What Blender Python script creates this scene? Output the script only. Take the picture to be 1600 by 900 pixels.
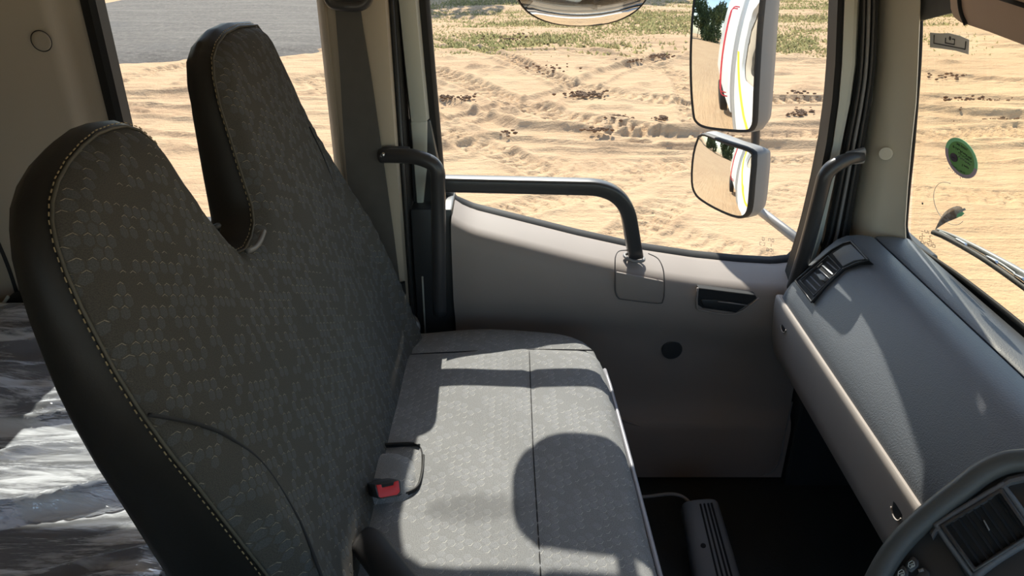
import bpy, bmesh, math, random
import numpy as np
from mathutils import Vector, Matrix
from mathutils.geometry import delaunay_2d_cdt

for o in list(bpy.data.objects):
    bpy.data.objects.remove(o, do_unlink=True)
SC = bpy.context.scene
COL = SC.collection
random.seed(4)
RNG = np.random.default_rng(7)

# ------------------------------------------------------------------ camera, sky, sun, exposure
H = 2.55                      # eye height above the sand
FPX, PITCH = 1200.0, math.radians(27)
cam = bpy.data.cameras.new('camera')
cam.sensor_width = 36.0
cam.lens = 36.0 * FPX / 1600.0
cam.clip_start = 0.02
cam.clip_end = 500
camo = bpy.data.objects.new('camera', cam)
COL.objects.link(camo)
camo.location = (0, 0, H)
camo.rotation_euler = (math.pi / 2 - PITCH, 0, 0)
SC.camera = camo

SUN_EL = math.atan(1 / 1.08)
world = bpy.data.worlds.new('sky')
SC.world = world
world.use_nodes = True
wn = world.node_tree
bg = wn.nodes['Background']
sky = wn.nodes.new('ShaderNodeTexSky')
sky.sky_type = 'NISHITA'
sky.sun_disc = False
sky.sun_elevation = SUN_EL
sky.sun_rotation = 0.0
sky.air_density = 1.0
sky.dust_density = 0.6
sky.ozone_density = 1.0
wn.links.new(sky.outputs[0], bg.inputs[0])
bg.inputs[1].default_value = 0.29
sunl = bpy.data.lights.new('sun', 'SUN')
sunl.energy = 8.0
sunl.angle = math.radians(0.55)
sunl.color = (1.0, 0.945, 0.86)
suno = bpy.data.objects.new('sun', sunl)
COL.objects.link(suno)
sd = Vector((0.005, 1.08, 1.0)).normalized()
suno.rotation_euler = sd.to_track_quat('Z', 'Y').to_euler()
suno.location = (0, 12, 12)
SC.view_settings.view_transform = 'Standard'
SC.view_settings.look = 'None'
SC.view_settings.gamma = 1.0
SC.view_settings.use_curve_mapping = False
SC.view_settings.exposure = 0.0
SC.cycles.max_bounces = 10
SC.cycles.transparent_max_bounces = 16
SC.cycles.sample_clamp_indirect = 6.0

# ------------------------------------------------------------------ measuring helpers (cab frame: eye at 0,0,0)
CT, ST = math.cos(PITCH), math.sin(PITCH)
def ray(u, v):
    dx, dy = (u - 800) / FPX, (v - 450) / FPX
    return Vector((dx, CT - dy * ST, -ST - dy * CT))
def py(u, v, y):
    d = ray(u, v); return d * (y / d.y)
def px(u, v, x):
    d = ray(u, v); return d * (x / d.x)
def pz(u, v, z):
    d = ray(u, v); return d * (z / d.z)
def pp(u, v, p0, n):
    d = ray(u, v); n = Vector(n); return d * (n.dot(Vector(p0)) / n.dot(d))

# ------------------------------------------------------------------ object helpers
ORG = {}
def empty(name, loc, label=None, cat=None, group=None, kind=None):
    o = bpy.data.objects.new(name, None)
    COL.objects.link(o)
    o.empty_display_size = 0.05
    o.location = (loc[0], loc[1], loc[2] + H)
    ORG[o.name] = Vector(loc)
    tag(o, label, cat, group, kind)
    return o
def tag(o, label=None, cat=None, group=None, kind=None):
    if label: o['label'] = label
    if cat: o['category'] = cat
    if group: o['group'] = group
    if kind: o['kind'] = kind
    return o
def mk(name, vf, mat, parent=None, smooth=False, label=None, cat=None, group=None, kind=None, uv=None, angle=None):
    v, f = vf[0], vf[1]
    v = [Vector(p) for p in v]
    if parent is not None:
        org = ORG[parent.name]
    else:
        n = len(v)
        org = Vector((sum(p.x for p in v) / n, sum(p.y for p in v) / n, min(p.z for p in v)))
    me = bpy.data.meshes.new(name)
    me.from_pydata([p - org for p in v], [], [tuple(q) for q in f])
    bm = bmesh.new(); bm.from_mesh(me)
    bmesh.ops.recalc_face_normals(bm, faces=bm.faces)
    bm.to_mesh(me); bm.free()
    if uv is not None:
        lay = me.uv_layers.new(name='UVMap')
        for lp in me.loops:
            lay.data[lp.index].uv = uv[lp.vertex_index]
    if smooth:
        me.shade_smooth()
        if angle: me.set_sharp_from_angle(angle=math.radians(angle))
    for m in (mat if isinstance(mat, (list, tuple)) else [mat]):
        me.materials.append(m)
    o = bpy.data.objects.new(name, me)
    COL.objects.link(o)
    ORG[o.name] = org
    if parent is not None:
        o.parent = parent
    else:
        o.location = (org.x, org.y, org.z + H)
    tag(o, label, cat, group, kind)
    return o

class MB:
    def __init__(s): s.v, s.f = [], []
    def add(s, vf):
        b = len(s.v)
        s.v += [Vector(p) for p in vf[0]]
        s.f += [tuple(i + b for i in q) for q in vf[1]]
        return s
    def vf(s): return (s.v, s.f)

def bevel(vf, w, seg=2, ang=30):
    bm = bmesh.new()
    vs = [bm.verts.new(p) for p in vf[0]]
    for q in vf[1]:
        try: bm.faces.new([vs[i] for i in q])
        except ValueError: pass
    bmesh.ops.recalc_face_normals(bm, faces=bm.faces)
    ed = [e for e in bm.edges if len(e.link_faces) == 2 and e.calc_face_angle(0) > math.radians(ang)]
    bmesh.ops.bevel(bm, geom=ed, offset=w, segments=seg, profile=0.5, affect='EDGES', clamp_overlap=True)
    bm.verts.index_update()
    out = ([v.co.copy() for v in bm.verts], [tuple(v.index for v in f.verts) for f in bm.faces])
    bm.free()
    return out
def box(x0, x1, y0, y1, z0, z1):
    v = [(x, y, z) for x in (x0, x1) for y in (y0, y1) for z in (z0, z1)]
    return v, [(0, 1, 3, 2), (4, 6, 7, 5), (0, 4, 5, 1), (2, 3, 7, 6), (0, 2, 6, 4), (1, 5, 7, 3)]
def slab(pts, vec):
    pts = [Vector(p) for p in pts]; n = len(pts); vec = Vector(vec)
    v = pts + [p + vec for p in pts]
    f = [tuple(range(n)), tuple(range(2 * n - 1, n - 1, -1))]
    f += [(i, (i + 1) % n, n + (i + 1) % n, n + i) for i in range(n)]
    return v, f
def loft(rings, closed=True, cap=True, loop=False):
    n = len(rings[0]); v = [Vector(p) for r in rings for p in r]; f = []
    R = len(rings)
    for i in range(R if loop else R - 1):
        a, b = i * n, ((i + 1) % R) * n
        for j in range(n if closed else n - 1):
            k = (j + 1) % n
            f.append((a + j, a + k, b + k, b + j))
    if cap and closed and not loop:
        f.append(tuple(range(n - 1, -1, -1)))
        f.append(tuple(range((R - 1) * n, R * n)))
    return v, f
def ribbon(lines, vec):
    """solid strip: several matching polylines side by side, thickened by vec"""
    vec = Vector(vec)
    rings = []
    for i in range(len(lines[0])):
        front = [Vector(l[i]) for l in lines]
        rings.append(front + [p + vec for p in reversed(front)])
    return loft(rings)
def smooth_path(pts, n=8):
    pts = [Vector(p) for p in pts]
    P = [2 * pts[0] - pts[1]] + pts + [2 * pts[-1] - pts[-2]]
    out = []
    for i in range(1, len(P) - 2):
        for k in range(n):
            t = k / n
            a, b, c, d = P[i - 1], P[i], P[i + 1], P[i + 2]
            out.append(0.5 * ((2 * b) + (c - a) * t + (2 * a - 5 * b + 4 * c - d) * t * t + (3 * b - a - 3 * c + d) * t ** 3))
    out.append(pts[-1])
    return out
def fillet(pts, r, n=8):
    pts = [Vector(p) for p in pts]; out = [pts[0]]
    for a, b, c in zip(pts, pts[1:], pts[2:]):
        d1, d2 = (a - b), (c - b)
        rr = min(r, d1.length * .48, d2.length * .48)
        p, q = b + d1.normalized() * rr, b + d2.normalized() * rr
        for k in range(n + 1):
            t = k / n
            out.append((1 - t) ** 2 * p + 2 * t * (1 - t) * b + t * t * q)
    out.append(pts[-1])
    return out
def tube(pts, r, n=10, closed=False, up=None, ry=None, sq=0.0):
    """sweep; r may be a list; ry second half-axis; sq>0 squares the section"""
    pts = [Vector(p) for p in pts]; m = len(pts)
    rs = r if isinstance(r, (list, tuple)) else [r] * m
    T = []
    for i in range(m):
        if closed: t = pts[(i + 1) % m] - pts[i - 1]
        else: t = pts[min(i + 1, m - 1)] - pts[max(i - 1, 0)]
        T.append(t.normalized())
    u = Vector(up) if up else Vector((0, 0, 1))
    if abs(u.dot(T[0])) > .95 and not up: u = Vector((0, 1, 0))
    N = (u - T[0] * u.dot(T[0])).normalized()
    rings = []
    for i in range(m):
        N = (N - T[i] * N.dot(T[i])).normalized()
        B = T[i].cross(N)
        ring = []
        for k in range(n):
            a = 2 * math.pi * (k + .5) / n
            c, s = math.cos(a), math.sin(a)
            if sq:
                e = 1 - sq
                c = math.copysign(abs(c) ** e, c); s = math.copysign(abs(s) ** e, s)
            ring.append(pts[i] + N * (c * rs[i]) + B * (s * (ry if ry else rs[i])))
        rings.append(ring)
    return loft(rings, cap=not closed, loop=closed)
def disc(c, n, r, h, seg=24, dome=0.0):
    c, n = Vector(c), Vector(n).normalized()
    a = n.orthogonal().normalized(); b = n.cross(a)
    prof = [(r, -h), (r, 0.0), (r * .93, h * .25 + dome * .3), (r * .5, h * .3 + dome * .8), (r * .1, h * .3 + dome)]
    rings = [[c + n * z + (a * math.cos(2 * math.pi * k / seg) + b * math.sin(2 * math.pi * k / seg)) * q for k in range(seg)] for q, z in prof]
    return loft(rings)
def rrect(x0, x1, z0, z1, r, n=6):
    out = []
    for cx, cz, a0 in ((x1 - r, z1 - r, 0), (x0 + r, z1 - r, 90), (x0 + r, z0 + r, 180), (x1 - r, z0 + r, 270)):
        for k in range(n + 1):
            a = math.radians(a0 + 90 * k / n)
            out.append((cx + r * math.cos(a), cz + r * math.sin(a)))
    return out
def offset_poly(p, d):
    """offset a closed 2d polygon (counter-clockwise) outwards by d"""
    n = len(p); out = []
    for i in range(n):
        a, b, c = Vector(p[i - 1]), Vector(p[i]), Vector(p[(i + 1) % n])
        e1, e2 = (b - a), (c - b)
        if e1.length < 1e-9 or e2.length < 1e-9:
            out.append(tuple(b)); continue
        n1 = Vector((e1.y, -e1.x)).normalized(); n2 = Vector((e2.y, -e2.x)).normalized()
        m = (n1 + n2)
        if m.length < 1e-6: m = n1
        m.normalize()
        out.append(tuple(b + m * (d / max(.35, m.dot(n1)))))
    return out
def ccw(p):
    a = sum(p[i][0] * p[(i + 1) % len(p)][1] - p[(i + 1) % len(p)][0] * p[i][1] for i in range(len(p)))
    return p if a > 0 else p[::-1]
def resample(p, step, closed=True):
    p = [Vector(q) for q in p]; out = []
    m = len(p)
    for i in range(m if closed else m - 1):
        a, b = p[i], p[(i + 1) % m]
        k = max(1, int(round((b - a).length / step)))
        for j in range(k): out.append(a.lerp(b, j / k))
    if not closed: out.append(p[-1])
    return out
def pillow(outline, step, mapf, hf, extra_rim=None):
    """fill a 2d outline with a fine mesh; point (a,b) at edge distance d goes to mapf(a,b,hf(a,b,d)).
       returns verts, faces, uv(2d), indices of the rim in outline order"""
    out = [Vector(q) for q in ccw([tuple(q) for q in resample([Vector(q) for q in outline], step)])]
    A = np.array([tuple(q) for q in out]); B = np.roll(A, -1, 0)
    x0, y0 = A.min(0); x1, y1 = A.max(0)
    gx, gy = np.meshgrid(np.arange(x0, x1, step), np.arange(y0, y1, step * .9))
    gx[1::2] += step / 2
    P = np.stack([gx.ravel(), gy.ravel()], 1)
    def dist(P):
        dm = np.full(len(P), 1e9)
        for a, b in zip(A, B):
            ab = b - a; t = np.clip(((P - a) @ ab) / (ab @ ab + 1e-12), 0, 1)
            dm = np.minimum(dm, np.hypot(*(P - a - t[:, None] * ab).T))
        return dm
    ins = np.zeros(len(P), bool)
    for a, b in zip(A, B):
        c = ((a[1] > P[:, 1]) != (b[1] > P[:, 1])) & (P[:, 0] < (b[0] - a[0]) * (P[:, 1] - a[1]) / (b[1] - a[1] + 1e-15) + a[0])
        ins ^= c
    d = dist(P)
    P = P[ins & (d > step * .45)]
    d = dist(P)
    allp = [Vector(q) for q in A] + [Vector(q) for q in P]
    n = len(A)
    vs, es, fs, ov, oe, of = delaunay_2d_cdt(allp, [(i, (i + 1) % n) for i in range(n)], [tuple(range(n))], 1, 1e-6)
    dd = {}
    D = np.concatenate([np.zeros(n), d])
    verts, uv = [], []
    remap = {}
    for i, q in enumerate(vs):
        src = ov[i][0] if ov[i] else 0
        remap[src] = i
        verts.append(Vector(mapf(q.x, q.y, hf(q.x, q.y, float(D[src])))))
        uv.append((q.x, q.y))
    return verts, [tuple(f) for f in fs], uv, [remap.get(i, 0) for i in range(n)], [tuple(q) for q in A]
def roundh(R, h):
    def f(a, b, d):
        t = min(1.0, d / R)
        return h * (math.sqrt(max(0.0, 1 - (1 - t) ** 2)) - 1)
    return f

# ------------------------------------------------------------------ materials
def new_mat(name):
    m = bpy.data.materials.new(name); m.use_nodes = True
    nt = m.node_tree; b = nt.nodes['Principled BSDF']
    return m, nt, b
def objco(nt):
    return nt.nodes.new('ShaderNodeTexCoord').outputs['Object']
def geo(nt):
    return nt.nodes.new('ShaderNodeNewGeometry').outputs['Position']
def noise(nt, co, scale, detail=3, rough=.5, dist=0.0, dims='3D'):
    n = nt.nodes.new('ShaderNodeTexNoise'); n.noise_dimensions = dims
    n.inputs['Scale'].default_value = scale; n.inputs['Detail'].default_value = detail
    n.inputs['Roughness'].default_value = rough; n.inputs['Distortion'].default_value = dist
    if co is not None: nt.links.new(co, n.inputs['Vector'])
    return n.outputs['Fac']
def ramp(nt, fac, stops):
    r = nt.nodes.new('ShaderNodeValToRGB')
    el = r.color_ramp.elements
    while len(el) < len(stops): el.new(0.5)
    for e, (p, c) in zip(el, stops):
        e.position = p; e.color = (c[0], c[1], c[2], 1) if len(c) == 3 else c
    nt.links.new(fac, r.inputs[0])
    return r.outputs[0]
def M(nt, op, a, b=None, c=None, clamp=False):
    n = nt.nodes.new('ShaderNodeMath'); n.operation = op; n.use_clamp = clamp
    for i, s in enumerate((a, b, c)):
        if s is None: continue
        if isinstance(s, (int, float)): n.inputs[i].default_value = s
        else: nt.links.new(s, n.inputs[i])
    return n.outputs[0]
def mixc(nt, fac, a, b, blend='MIX'):
    n = nt.nodes.new('ShaderNodeMix'); n.data_type = 'RGBA'; n.blend_type = blend
    for s, i in ((fac, 0), (a, 6), (b, 7)):
        if isinstance(s, (int, float)): n.inputs[i].default_value = s
        elif isinstance(s, tuple): n.inputs[i].default_value = (*s[:3], 1)
        else: nt.links.new(s, n.inputs[i])
    return n.outputs[2]
def maprange(nt, v, a, b, c=0.0, d=1.0, smooth=True):
    n = nt.nodes.new('ShaderNodeMapRange')
    if smooth: n.interpolation_type = 'SMOOTHSTEP'
    nt.links.new(v, n.inputs[0])
    for i, s in enumerate((a, b, c, d)): n.inputs[i + 1].default_value = s
    return n.outputs[0]
def bump(nt, b, h, strength, dist):
    n = nt.nodes.new('ShaderNodeBump')
    n.inputs['Strength'].default_value = strength; n.inputs['Distance'].default_value = dist
    nt.links.new(h, n.inputs['Height']); nt.links.new(n.outputs[0], b.inputs['Normal'])
    return n
def plain(name, col, rough=.5, var=.12, vscale=9, grain=0, gstr=.3, gdist=.0004, metal=0, spec=.5):
    m, nt, b = new_mat(name)
    co = objco(nt)
    n = noise(nt, co, vscale, 4)
    c = mixc(nt, n, tuple(x * (1 - var) for x in col), tuple(min(1, x * (1 + var)) for x in col))
    nt.links.new(c, b.inputs['Base Color'])
    b.inputs['Roughness'].default_value = rough
    b.inputs['Metallic'].default_value = metal
    b.inputs['Specular IOR Level'].default_value = spec
    if grain:
        g = noise(nt, co, grain, 2, .6)
        bump(nt, b, g, gstr, gdist)
    return m
def glass(name, tint=(.95, .97, .95), gloss=.04):
    m, nt, b = new_mat(name); nt.nodes.remove(b)
    out = nt.nodes['Material Output']
    t = nt.nodes.new('ShaderNodeBsdfTransparent'); t.inputs[0].default_value = (*tint, 1)
    g = nt.nodes.new('ShaderNodeBsdfGlossy'); g.inputs['Roughness'].default_value = .01
    gm = nt.nodes.new('ShaderNodeNewGeometry')
    dt = nt.nodes.new('ShaderNodeVectorMath'); dt.operation = 'DOT_PRODUCT'
    nt.links.new(gm.outputs['Normal'], dt.inputs[0]); nt.links.new(gm.outputs['Incoming'], dt.inputs[1])
    ca_ = M(nt, 'SUBTRACT', 1.0, M(nt, 'ABSOLUTE', dt.outputs['Value']), clamp=True)
    co = objco(nt)
    dust = noise(nt, co, 30, 4)
    f = M(nt, 'MULTIPLY', M(nt, 'ADD', M(nt, 'MULTIPLY', M(nt, 'POWER', ca_, 5.0), .9), .02), maprange(nt, dust, .2, .8, .5, .8))
    mx = nt.nodes.new('ShaderNodeMixShader')
    nt.links.new(f, mx.inputs[0]); nt.links.new(t.outputs[0], mx.inputs[1]); nt.links.new(g.outputs[0], mx.inputs[2])
    nt.links.new(mx.outputs[0], out.inputs[0])
    return m
def hexfabric(name, base, fill, line, scale, use_uv=True, partial=.25, dirx=.6, diry=-.8, smudge=None, rfill=0.0):
    m, nt, b = new_mat(name)
    tc = nt.nodes.new('ShaderNodeTexCoord')
    sp = nt.nodes.new('ShaderNodeSeparateXYZ'); nt.links.new(tc.outputs['UV'], sp.inputs[0])
    X = M(nt, 'MULTIPLY', sp.outputs[0], scale); Y = M(nt, 'MULTIPLY', sp.outputs[1], scale)
    R3 = 1.7320508
    ax = M(nt, 'SUBTRACT', M(nt, 'FLOORED_MODULO', X, 1.0), .5); ay = M(nt, 'SUBTRACT', M(nt, 'FLOORED_MODULO', Y, R3), R3 / 2)
    bx = M(nt, 'SUBTRACT', M(nt, 'FLOORED_MODULO', M(nt, 'SUBTRACT', X, .5), 1.0), .5)
    by = M(nt, 'SUBTRACT', M(nt, 'FLOORED_MODULO', M(nt, 'SUBTRACT', Y, R3 / 2), R3), R3 / 2)
    la = M(nt, 'ADD', M(nt, 'MULTIPLY', ax, ax), M(nt, 'MULTIPLY', ay, ay))
    lb = M(nt, 'ADD', M(nt, 'MULTIPLY', bx, bx), M(nt, 'MULTIPLY', by, by))
    s = M(nt, 'LESS_THAN', la, lb)
    def sel(p, q): return M(nt, 'ADD', M(nt, 'MULTIPLY', p, s), M(nt, 'MULTIPLY', q, M(nt, 'SUBTRACT', 1.0, s)))
    gx, gy = sel(ax, bx), sel(ay, by)
    agx, agy = M(nt, 'ABSOLUTE', gx), M(nt, 'ABSOLUTE', gy)
    d = M(nt, 'MAXIMUM', agx, M(nt, 'ADD', M(nt, 'MULTIPLY', agx, .5), M(nt, 'MULTIPLY', agy, .8660254)))
    cx, cy = M(nt, 'SUBTRACT', X, gx), M(nt, 'SUBTRACT', Y, gy)
    cv = nt.nodes.new('ShaderNodeCombineXYZ'); nt.links.new(cx, cv.inputs[0]); nt.links.new(cy, cv.inputs[1])
    wn_ = nt.nodes.new('ShaderNodeTexWhiteNoise'); wn_.noise_dimensions = '2D'; nt.links.new(cv.outputs[0], wn_.inputs['Vector'])
    rnd = wn_.outputs['Value']
    clump = noise(nt, cv.outputs[0], .23, 2)
    edge = M(nt, 'MULTIPLY', maprange(nt, d, .43, .46), M(nt, 'SUBTRACT', 1.0, maprange(nt, d, .48, .50)))
    dirm = maprange(nt, M(nt, 'ADD', M(nt, 'MULTIPLY', gx, dirx), M(nt, 'MULTIPLY', gy, diry)), .34, .40)
    keep = M(nt, 'GREATER_THAN', rnd, partial)
    edge = M(nt, 'MULTIPLY', edge, M(nt, 'MULTIPLY', dirm, keep))
    fillm = M(nt, 'MULTIPLY', M(nt, 'LESS_THAN', d, .41), M(nt, 'GREATER_THAN', M(nt, 'ADD', M(nt, 'MULTIPLY', rnd, .5), M(nt, 'MULTIPLY', clump, .9)), .70))
    # weave
    w = nt.nodes.new('ShaderNodeTexNoise'); w.inputs['Scale'].default_value = 900; w.inputs['Detail'].default_value = 2
    nt.links.new(tc.outputs['UV'], w.inputs['Vector'])
    stain = noise(nt, tc.outputs['UV'], 7, 4)
    c = mixc(nt, fillm, base, fill)
    c = mixc(nt, edge, c, line)
    c = mixc(nt, maprange(nt, w.outputs[0], .3, .7, .0, .45), c, (.02, .02, .022))
    c = mixc(nt, maprange(nt, stain, .5, .8, 0, .25), c, tuple(x * .5 for x in base))
    if smudge:
        su, sv, ru_, rv_ = smudge
        q = M(nt, 'ADD', M(nt, 'POWER', M(nt, 'ABSOLUTE', M(nt, 'DIVIDE', M(nt, 'SUBTRACT', sp.outputs[0], su), ru_)), 2.0), M(nt, 'POWER', M(nt, 'ABSOLUTE', M(nt, 'DIVIDE', M(nt, 'SUBTRACT', sp.outputs[1], sv), rv_)), 2.0))
        gn = noise(nt, tc.outputs['UV'], 40, 4)
        q = M(nt, 'ADD', q, M(nt, 'MULTIPLY', M(nt, 'SUBTRACT', gn, .5), 1.3))
        c = mixc(nt, M(nt, 'MULTIPLY', maprange(nt, q, .1, 1.2, 1.0, 0.0), .5), c, (.09, .09, .09))
        sc_n = noise(nt, tc.outputs['UV'], 55, 2)
        c = mixc(nt, maprange(nt, sc_n, .70, .78, 0, .3), c, (.13, .11, .08))
    nt.links.new(c, b.inputs['Base Color'])
    nt.links.new(M(nt, 'SUBTRACT', .85, M(nt, 'MULTIPLY', fillm, rfill)), b.inputs['Roughness'])
    b.inputs['Specular IOR Level'].default_value = .25
    h = M(nt, 'ADD', M(nt, 'MULTIPLY', maprange(nt, d, .30, .46, 1.0, 0.0), M(nt, 'ADD', M(nt, 'MULTIPLY', fillm, .8), .3)), M(nt, 'MULTIPLY', w.outputs[0], .35))
    h = M(nt, 'ADD', h, M(nt, 'MULTIPLY', edge, .5))
    bump(nt, b, h, .22, .0009)
    return m

MT = {}
MT['trim_grey'] = plain('door_trim_plastic', (.285, .24, .21), .62, .05, 14, 900, .25, .0004)
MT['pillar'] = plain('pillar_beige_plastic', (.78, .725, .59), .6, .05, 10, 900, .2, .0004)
MT['wall_beige'] = plain('wall_lining', (.40, .34, .265), .75, .08, 6, 300, .2, .0006)
MT['frame_grey'] = plain('painted_frame', (.50, .51, .45), .35, .03, 6)
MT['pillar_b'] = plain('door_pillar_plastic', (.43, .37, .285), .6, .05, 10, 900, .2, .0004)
MT['rubber'] = plain('black_rubber', (.014, .0135, .013), .6, .2, 20, spec=.3)
MT['dark_plastic'] = plain('dark_plastic', (.035, .036, .037), .38, .12, 20, 600, .15, .0003)
MT['handle'] = plain('black_handle_plastic', (.045, .044, .045), .34, .1, 12, 700, .2, .0003)
MT['dash'] = plain('dash_vinyl', (.125, .135, .15), .48, .06, 10, 420, .55, .0011)
MT['dash_beige'] = plain('dash_beige_plastic', (.42, .37, .33), .55, .05, 10, 700, .2, .0004)
MT['vinyl'] = plain('black_vinyl', (.012, .0115, .010), .5, .2, 16, 300, .25, .0006, spec=.35)
MT['webbing'] = plain('belt_webbing', (.085, .080, .072), .8, .15, 40, 700, .4, .0005)
MT['floor'] = plain('floor_rubber', (.022, .024, .022), .6, .3, 8, 120, .5, .002)
MT['white_paint'] = plain('white_paint', (.62, .63, .63), .25, .03, 4)
MT['grey_paint'] = plain('grey_paint', (.22, .235, .245), .4, .05, 4)
MT['red_paint'] = plain('red_paint', (.62, .03, .05), .35, .08, 8)
MT['yellow_tape'] = plain('yellow_tape', (.85, .52, .03), .45, .05, 8)
MT['housing'] = plain('mirror_housing', (.21, .205, .20), .5, .06, 10, 600, .2, .0004)
MT['metal'] = plain('metal', (.55, .55, .56), .3, .08, 10, metal=1)
MT['chrome'] = plain('bright_metal', (.7, .7, .7), .18, .05, 10, metal=1)
MT['red_button'] = plain('red_button', (.75, .035, .04), .4, .08, 30)
MT['visor'] = plain('visor_fabric', (.48, .36, .28), .8, .1, 8, 500, .3, .0005)
MT['ceiling'] = plain('ceiling_lining', (.60, .57, .50), .9, .08, 8, 300, .3, .0008)
MT['thread'] = plain('stitch_thread', (.30, .235, .13), .7, .15, 60)
MT['piping'] = plain('seat_piping', (.30, .30, .33), .35, .1, 60)
MT['seam'] = plain('dark_seam', (.015, .015, .016), .8, .1, 60)
MT['icon'] = plain('pale_print', (.45, .48, .46), .6, .02, 10)
MT['paper'] = plain('pale_grey_card', (.62, .64, .61), .5, .04, 60)
MT['ink'] = plain('dark_ink', (.05, .055, .055), .6, .1, 60)
MT['green'] = plain('green_print', (.16, .44, .12), .45, .1, 120)
MT['green_light'] = plain('light_green_print', (.32, .85, .45), .45, .05, 60)
MT['mauve'] = plain('mauve_print', (.50, .43, .53), .45, .1, 80)
MT['violet'] = plain('dark_violet_print', (.05, .035, .075), .45, .1, 80)
MT['mattress'] = plain('mattress_cloth', (.06, .072, .11), .8, .25, 7, 200, .3, .001)
MT['trunk'] = plain('tree_bark', (.12, .09, .06), .9, .3, 6, 20, .6, .02)
MT['leaves'] = plain('tree_leaves', (.07, .11, .04), .8, .5, 2.5, 14, 1, .1)
MT['clod'] = plain('dark_soil', (.17, .095, .05), .95, .35, 14, 60, .6, .01)
MT['glass_door'] = glass('door_glass', (.96, .97, .955))
MT['glass_screen'] = glass('windscreen_glass', (.975, .965, .90))
m, nt, b = new_mat('mirror_glass'); MT['mirror'] = m
b.inputs['Metallic'].default_value = 1; b.inputs['Roughness'].default_value = .015
cc = mixc(nt, noise(nt, objco(nt), 14, 4), (.78, .80, .80), (.88, .90, .90)); nt.links.new(cc, b.inputs['Base Color'])
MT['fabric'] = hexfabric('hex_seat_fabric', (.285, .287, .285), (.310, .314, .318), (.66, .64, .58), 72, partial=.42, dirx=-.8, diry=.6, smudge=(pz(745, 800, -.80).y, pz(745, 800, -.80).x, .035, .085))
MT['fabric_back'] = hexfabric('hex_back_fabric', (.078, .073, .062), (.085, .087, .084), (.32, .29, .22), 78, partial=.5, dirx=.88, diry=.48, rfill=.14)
MT['fabric_plain'] = plain('plain_seat_fabric', (.15, .15, .145), .9, .12, 30, 900, .5, .0008)

def film_mat():
    m, nt, b = new_mat('clear_plastic_film'); nt.nodes.remove(b)
    out = nt.nodes['Material Output']
    t = nt.nodes.new('ShaderNodeBsdfTransparent'); t.inputs[0].default_value = (.93, .94, .96, 1)
    g = nt.nodes.new('ShaderNodeBsdfGlossy'); g.inputs['Roughness'].default_value = .12
    df = nt.nodes.new('ShaderNodeBsdfDiffuse'); df.inputs[0].default_value = (.80, .84, .90, 1)
    tr = nt.nodes.new('ShaderNodeBsdfTranslucent'); tr.inputs[0].default_value = (.8, .84, .9, 1)
    co = objco(nt)
    mp = nt.nodes.new('ShaderNodeMapping'); mp.inputs['Scale'].default_value = (3.5, 22, 8); mp.inputs['Rotation'].default_value = (0, 0, .22)
    nt.links.new(co, mp.inputs[0])
    n1 = noise(nt, mp.outputs[0], 1.3, 5, .62, .45)
    bp = nt.nodes.new('ShaderNodeBump'); bp.inputs['Strength'].default_value = .8; bp.inputs['Distance'].default_value = .02
    nt.links.new(n1, bp.inputs['Height'])
    nt.links.new(bp.outputs[0], g.inputs['Normal'])
    a = nt.nodes.new('ShaderNodeMixShader'); a.inputs[0].default_value = .30
    nt.links.new(df.outputs[0], a.inputs[1]); nt.links.new(g.outputs[0], a.inputs[2])
    fr = nt.nodes.new('ShaderNodeFresnel'); fr.inputs[0].default_value = 1.5; nt.links.new(bp.outputs[0], fr.inputs['Normal'])
    streak = maprange(nt, n1, .47, .62, .20, .85)
    f = M(nt, 'ADD', M(nt, 'MULTIPLY', fr.outputs[0], .8), streak, clamp=True)
    mx = nt.nodes.new('ShaderNodeMixShader')
    nt.links.new(f, mx.inputs[0]); nt.links.new(t.outputs[0], mx.inputs[1]); nt.links.new(a.outputs[0], mx.inputs[2])
    nt.links.new(mx.outputs[0], out.inputs[0])
    return m
MT['film'] = film_mat()

def sand_mat():
    m, nt, b = new_mat('sand')
    co = geo(nt)
    n1 = noise(nt, co, .35, 5, .55)
    n2 = noise(nt, co, 2.6, 6, .62)
    n3 = noise(nt, co, 24, 4, .6)
    mp = nt.nodes.new('ShaderNodeMapping'); mp.inputs['Scale'].default_value = (.5, 4.2, 1); mp.inputs['Rotation'].default_value = (0, 0, -.03)
    nt.links.new(co, mp.inputs[0])
    st = noise(nt, mp.outputs[0], 1.6, 6, .65, .4)
    c = ramp(nt, n1, [(.3, (.585, .40, .232)), (.7, (.52, .34, .198))])
    c = mixc(nt, maprange(nt, n2, .45, .75, 0, .55), c, (.60, .43, .265))
    c = mixc(nt, maprange(nt, st, .56, .72, 0, .45), c, (.40, .25, .15))
    c = mixc(nt, maprange(nt, n3, .62, .78, 0, .35), c, (.33, .21, .12))
    at = nt.nodes.new('ShaderNodeAttribute'); at.attribute_name = 'dirt'
    c = mixc(nt, M(nt, 'MULTIPLY', at.outputs['Fac'], maprange(nt, n3, .35, .6, .15, .8)), c, (.24, .145, .085))
    nt.links.new(c, b.inputs['Base Color'])
    b.inputs['Roughness'].default_value = .95; b.inputs['Specular IOR Level'].default_value = .1
    h = M(nt, 'ADD', M(nt, 'MULTIPLY', n3, .5), M(nt, 'ADD', n2, M(nt, 'MULTIPLY', st, 1.2)))
    bump(nt, b, h, .65, .05)
    return m
MT['sand'] = sand_mat()
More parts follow.
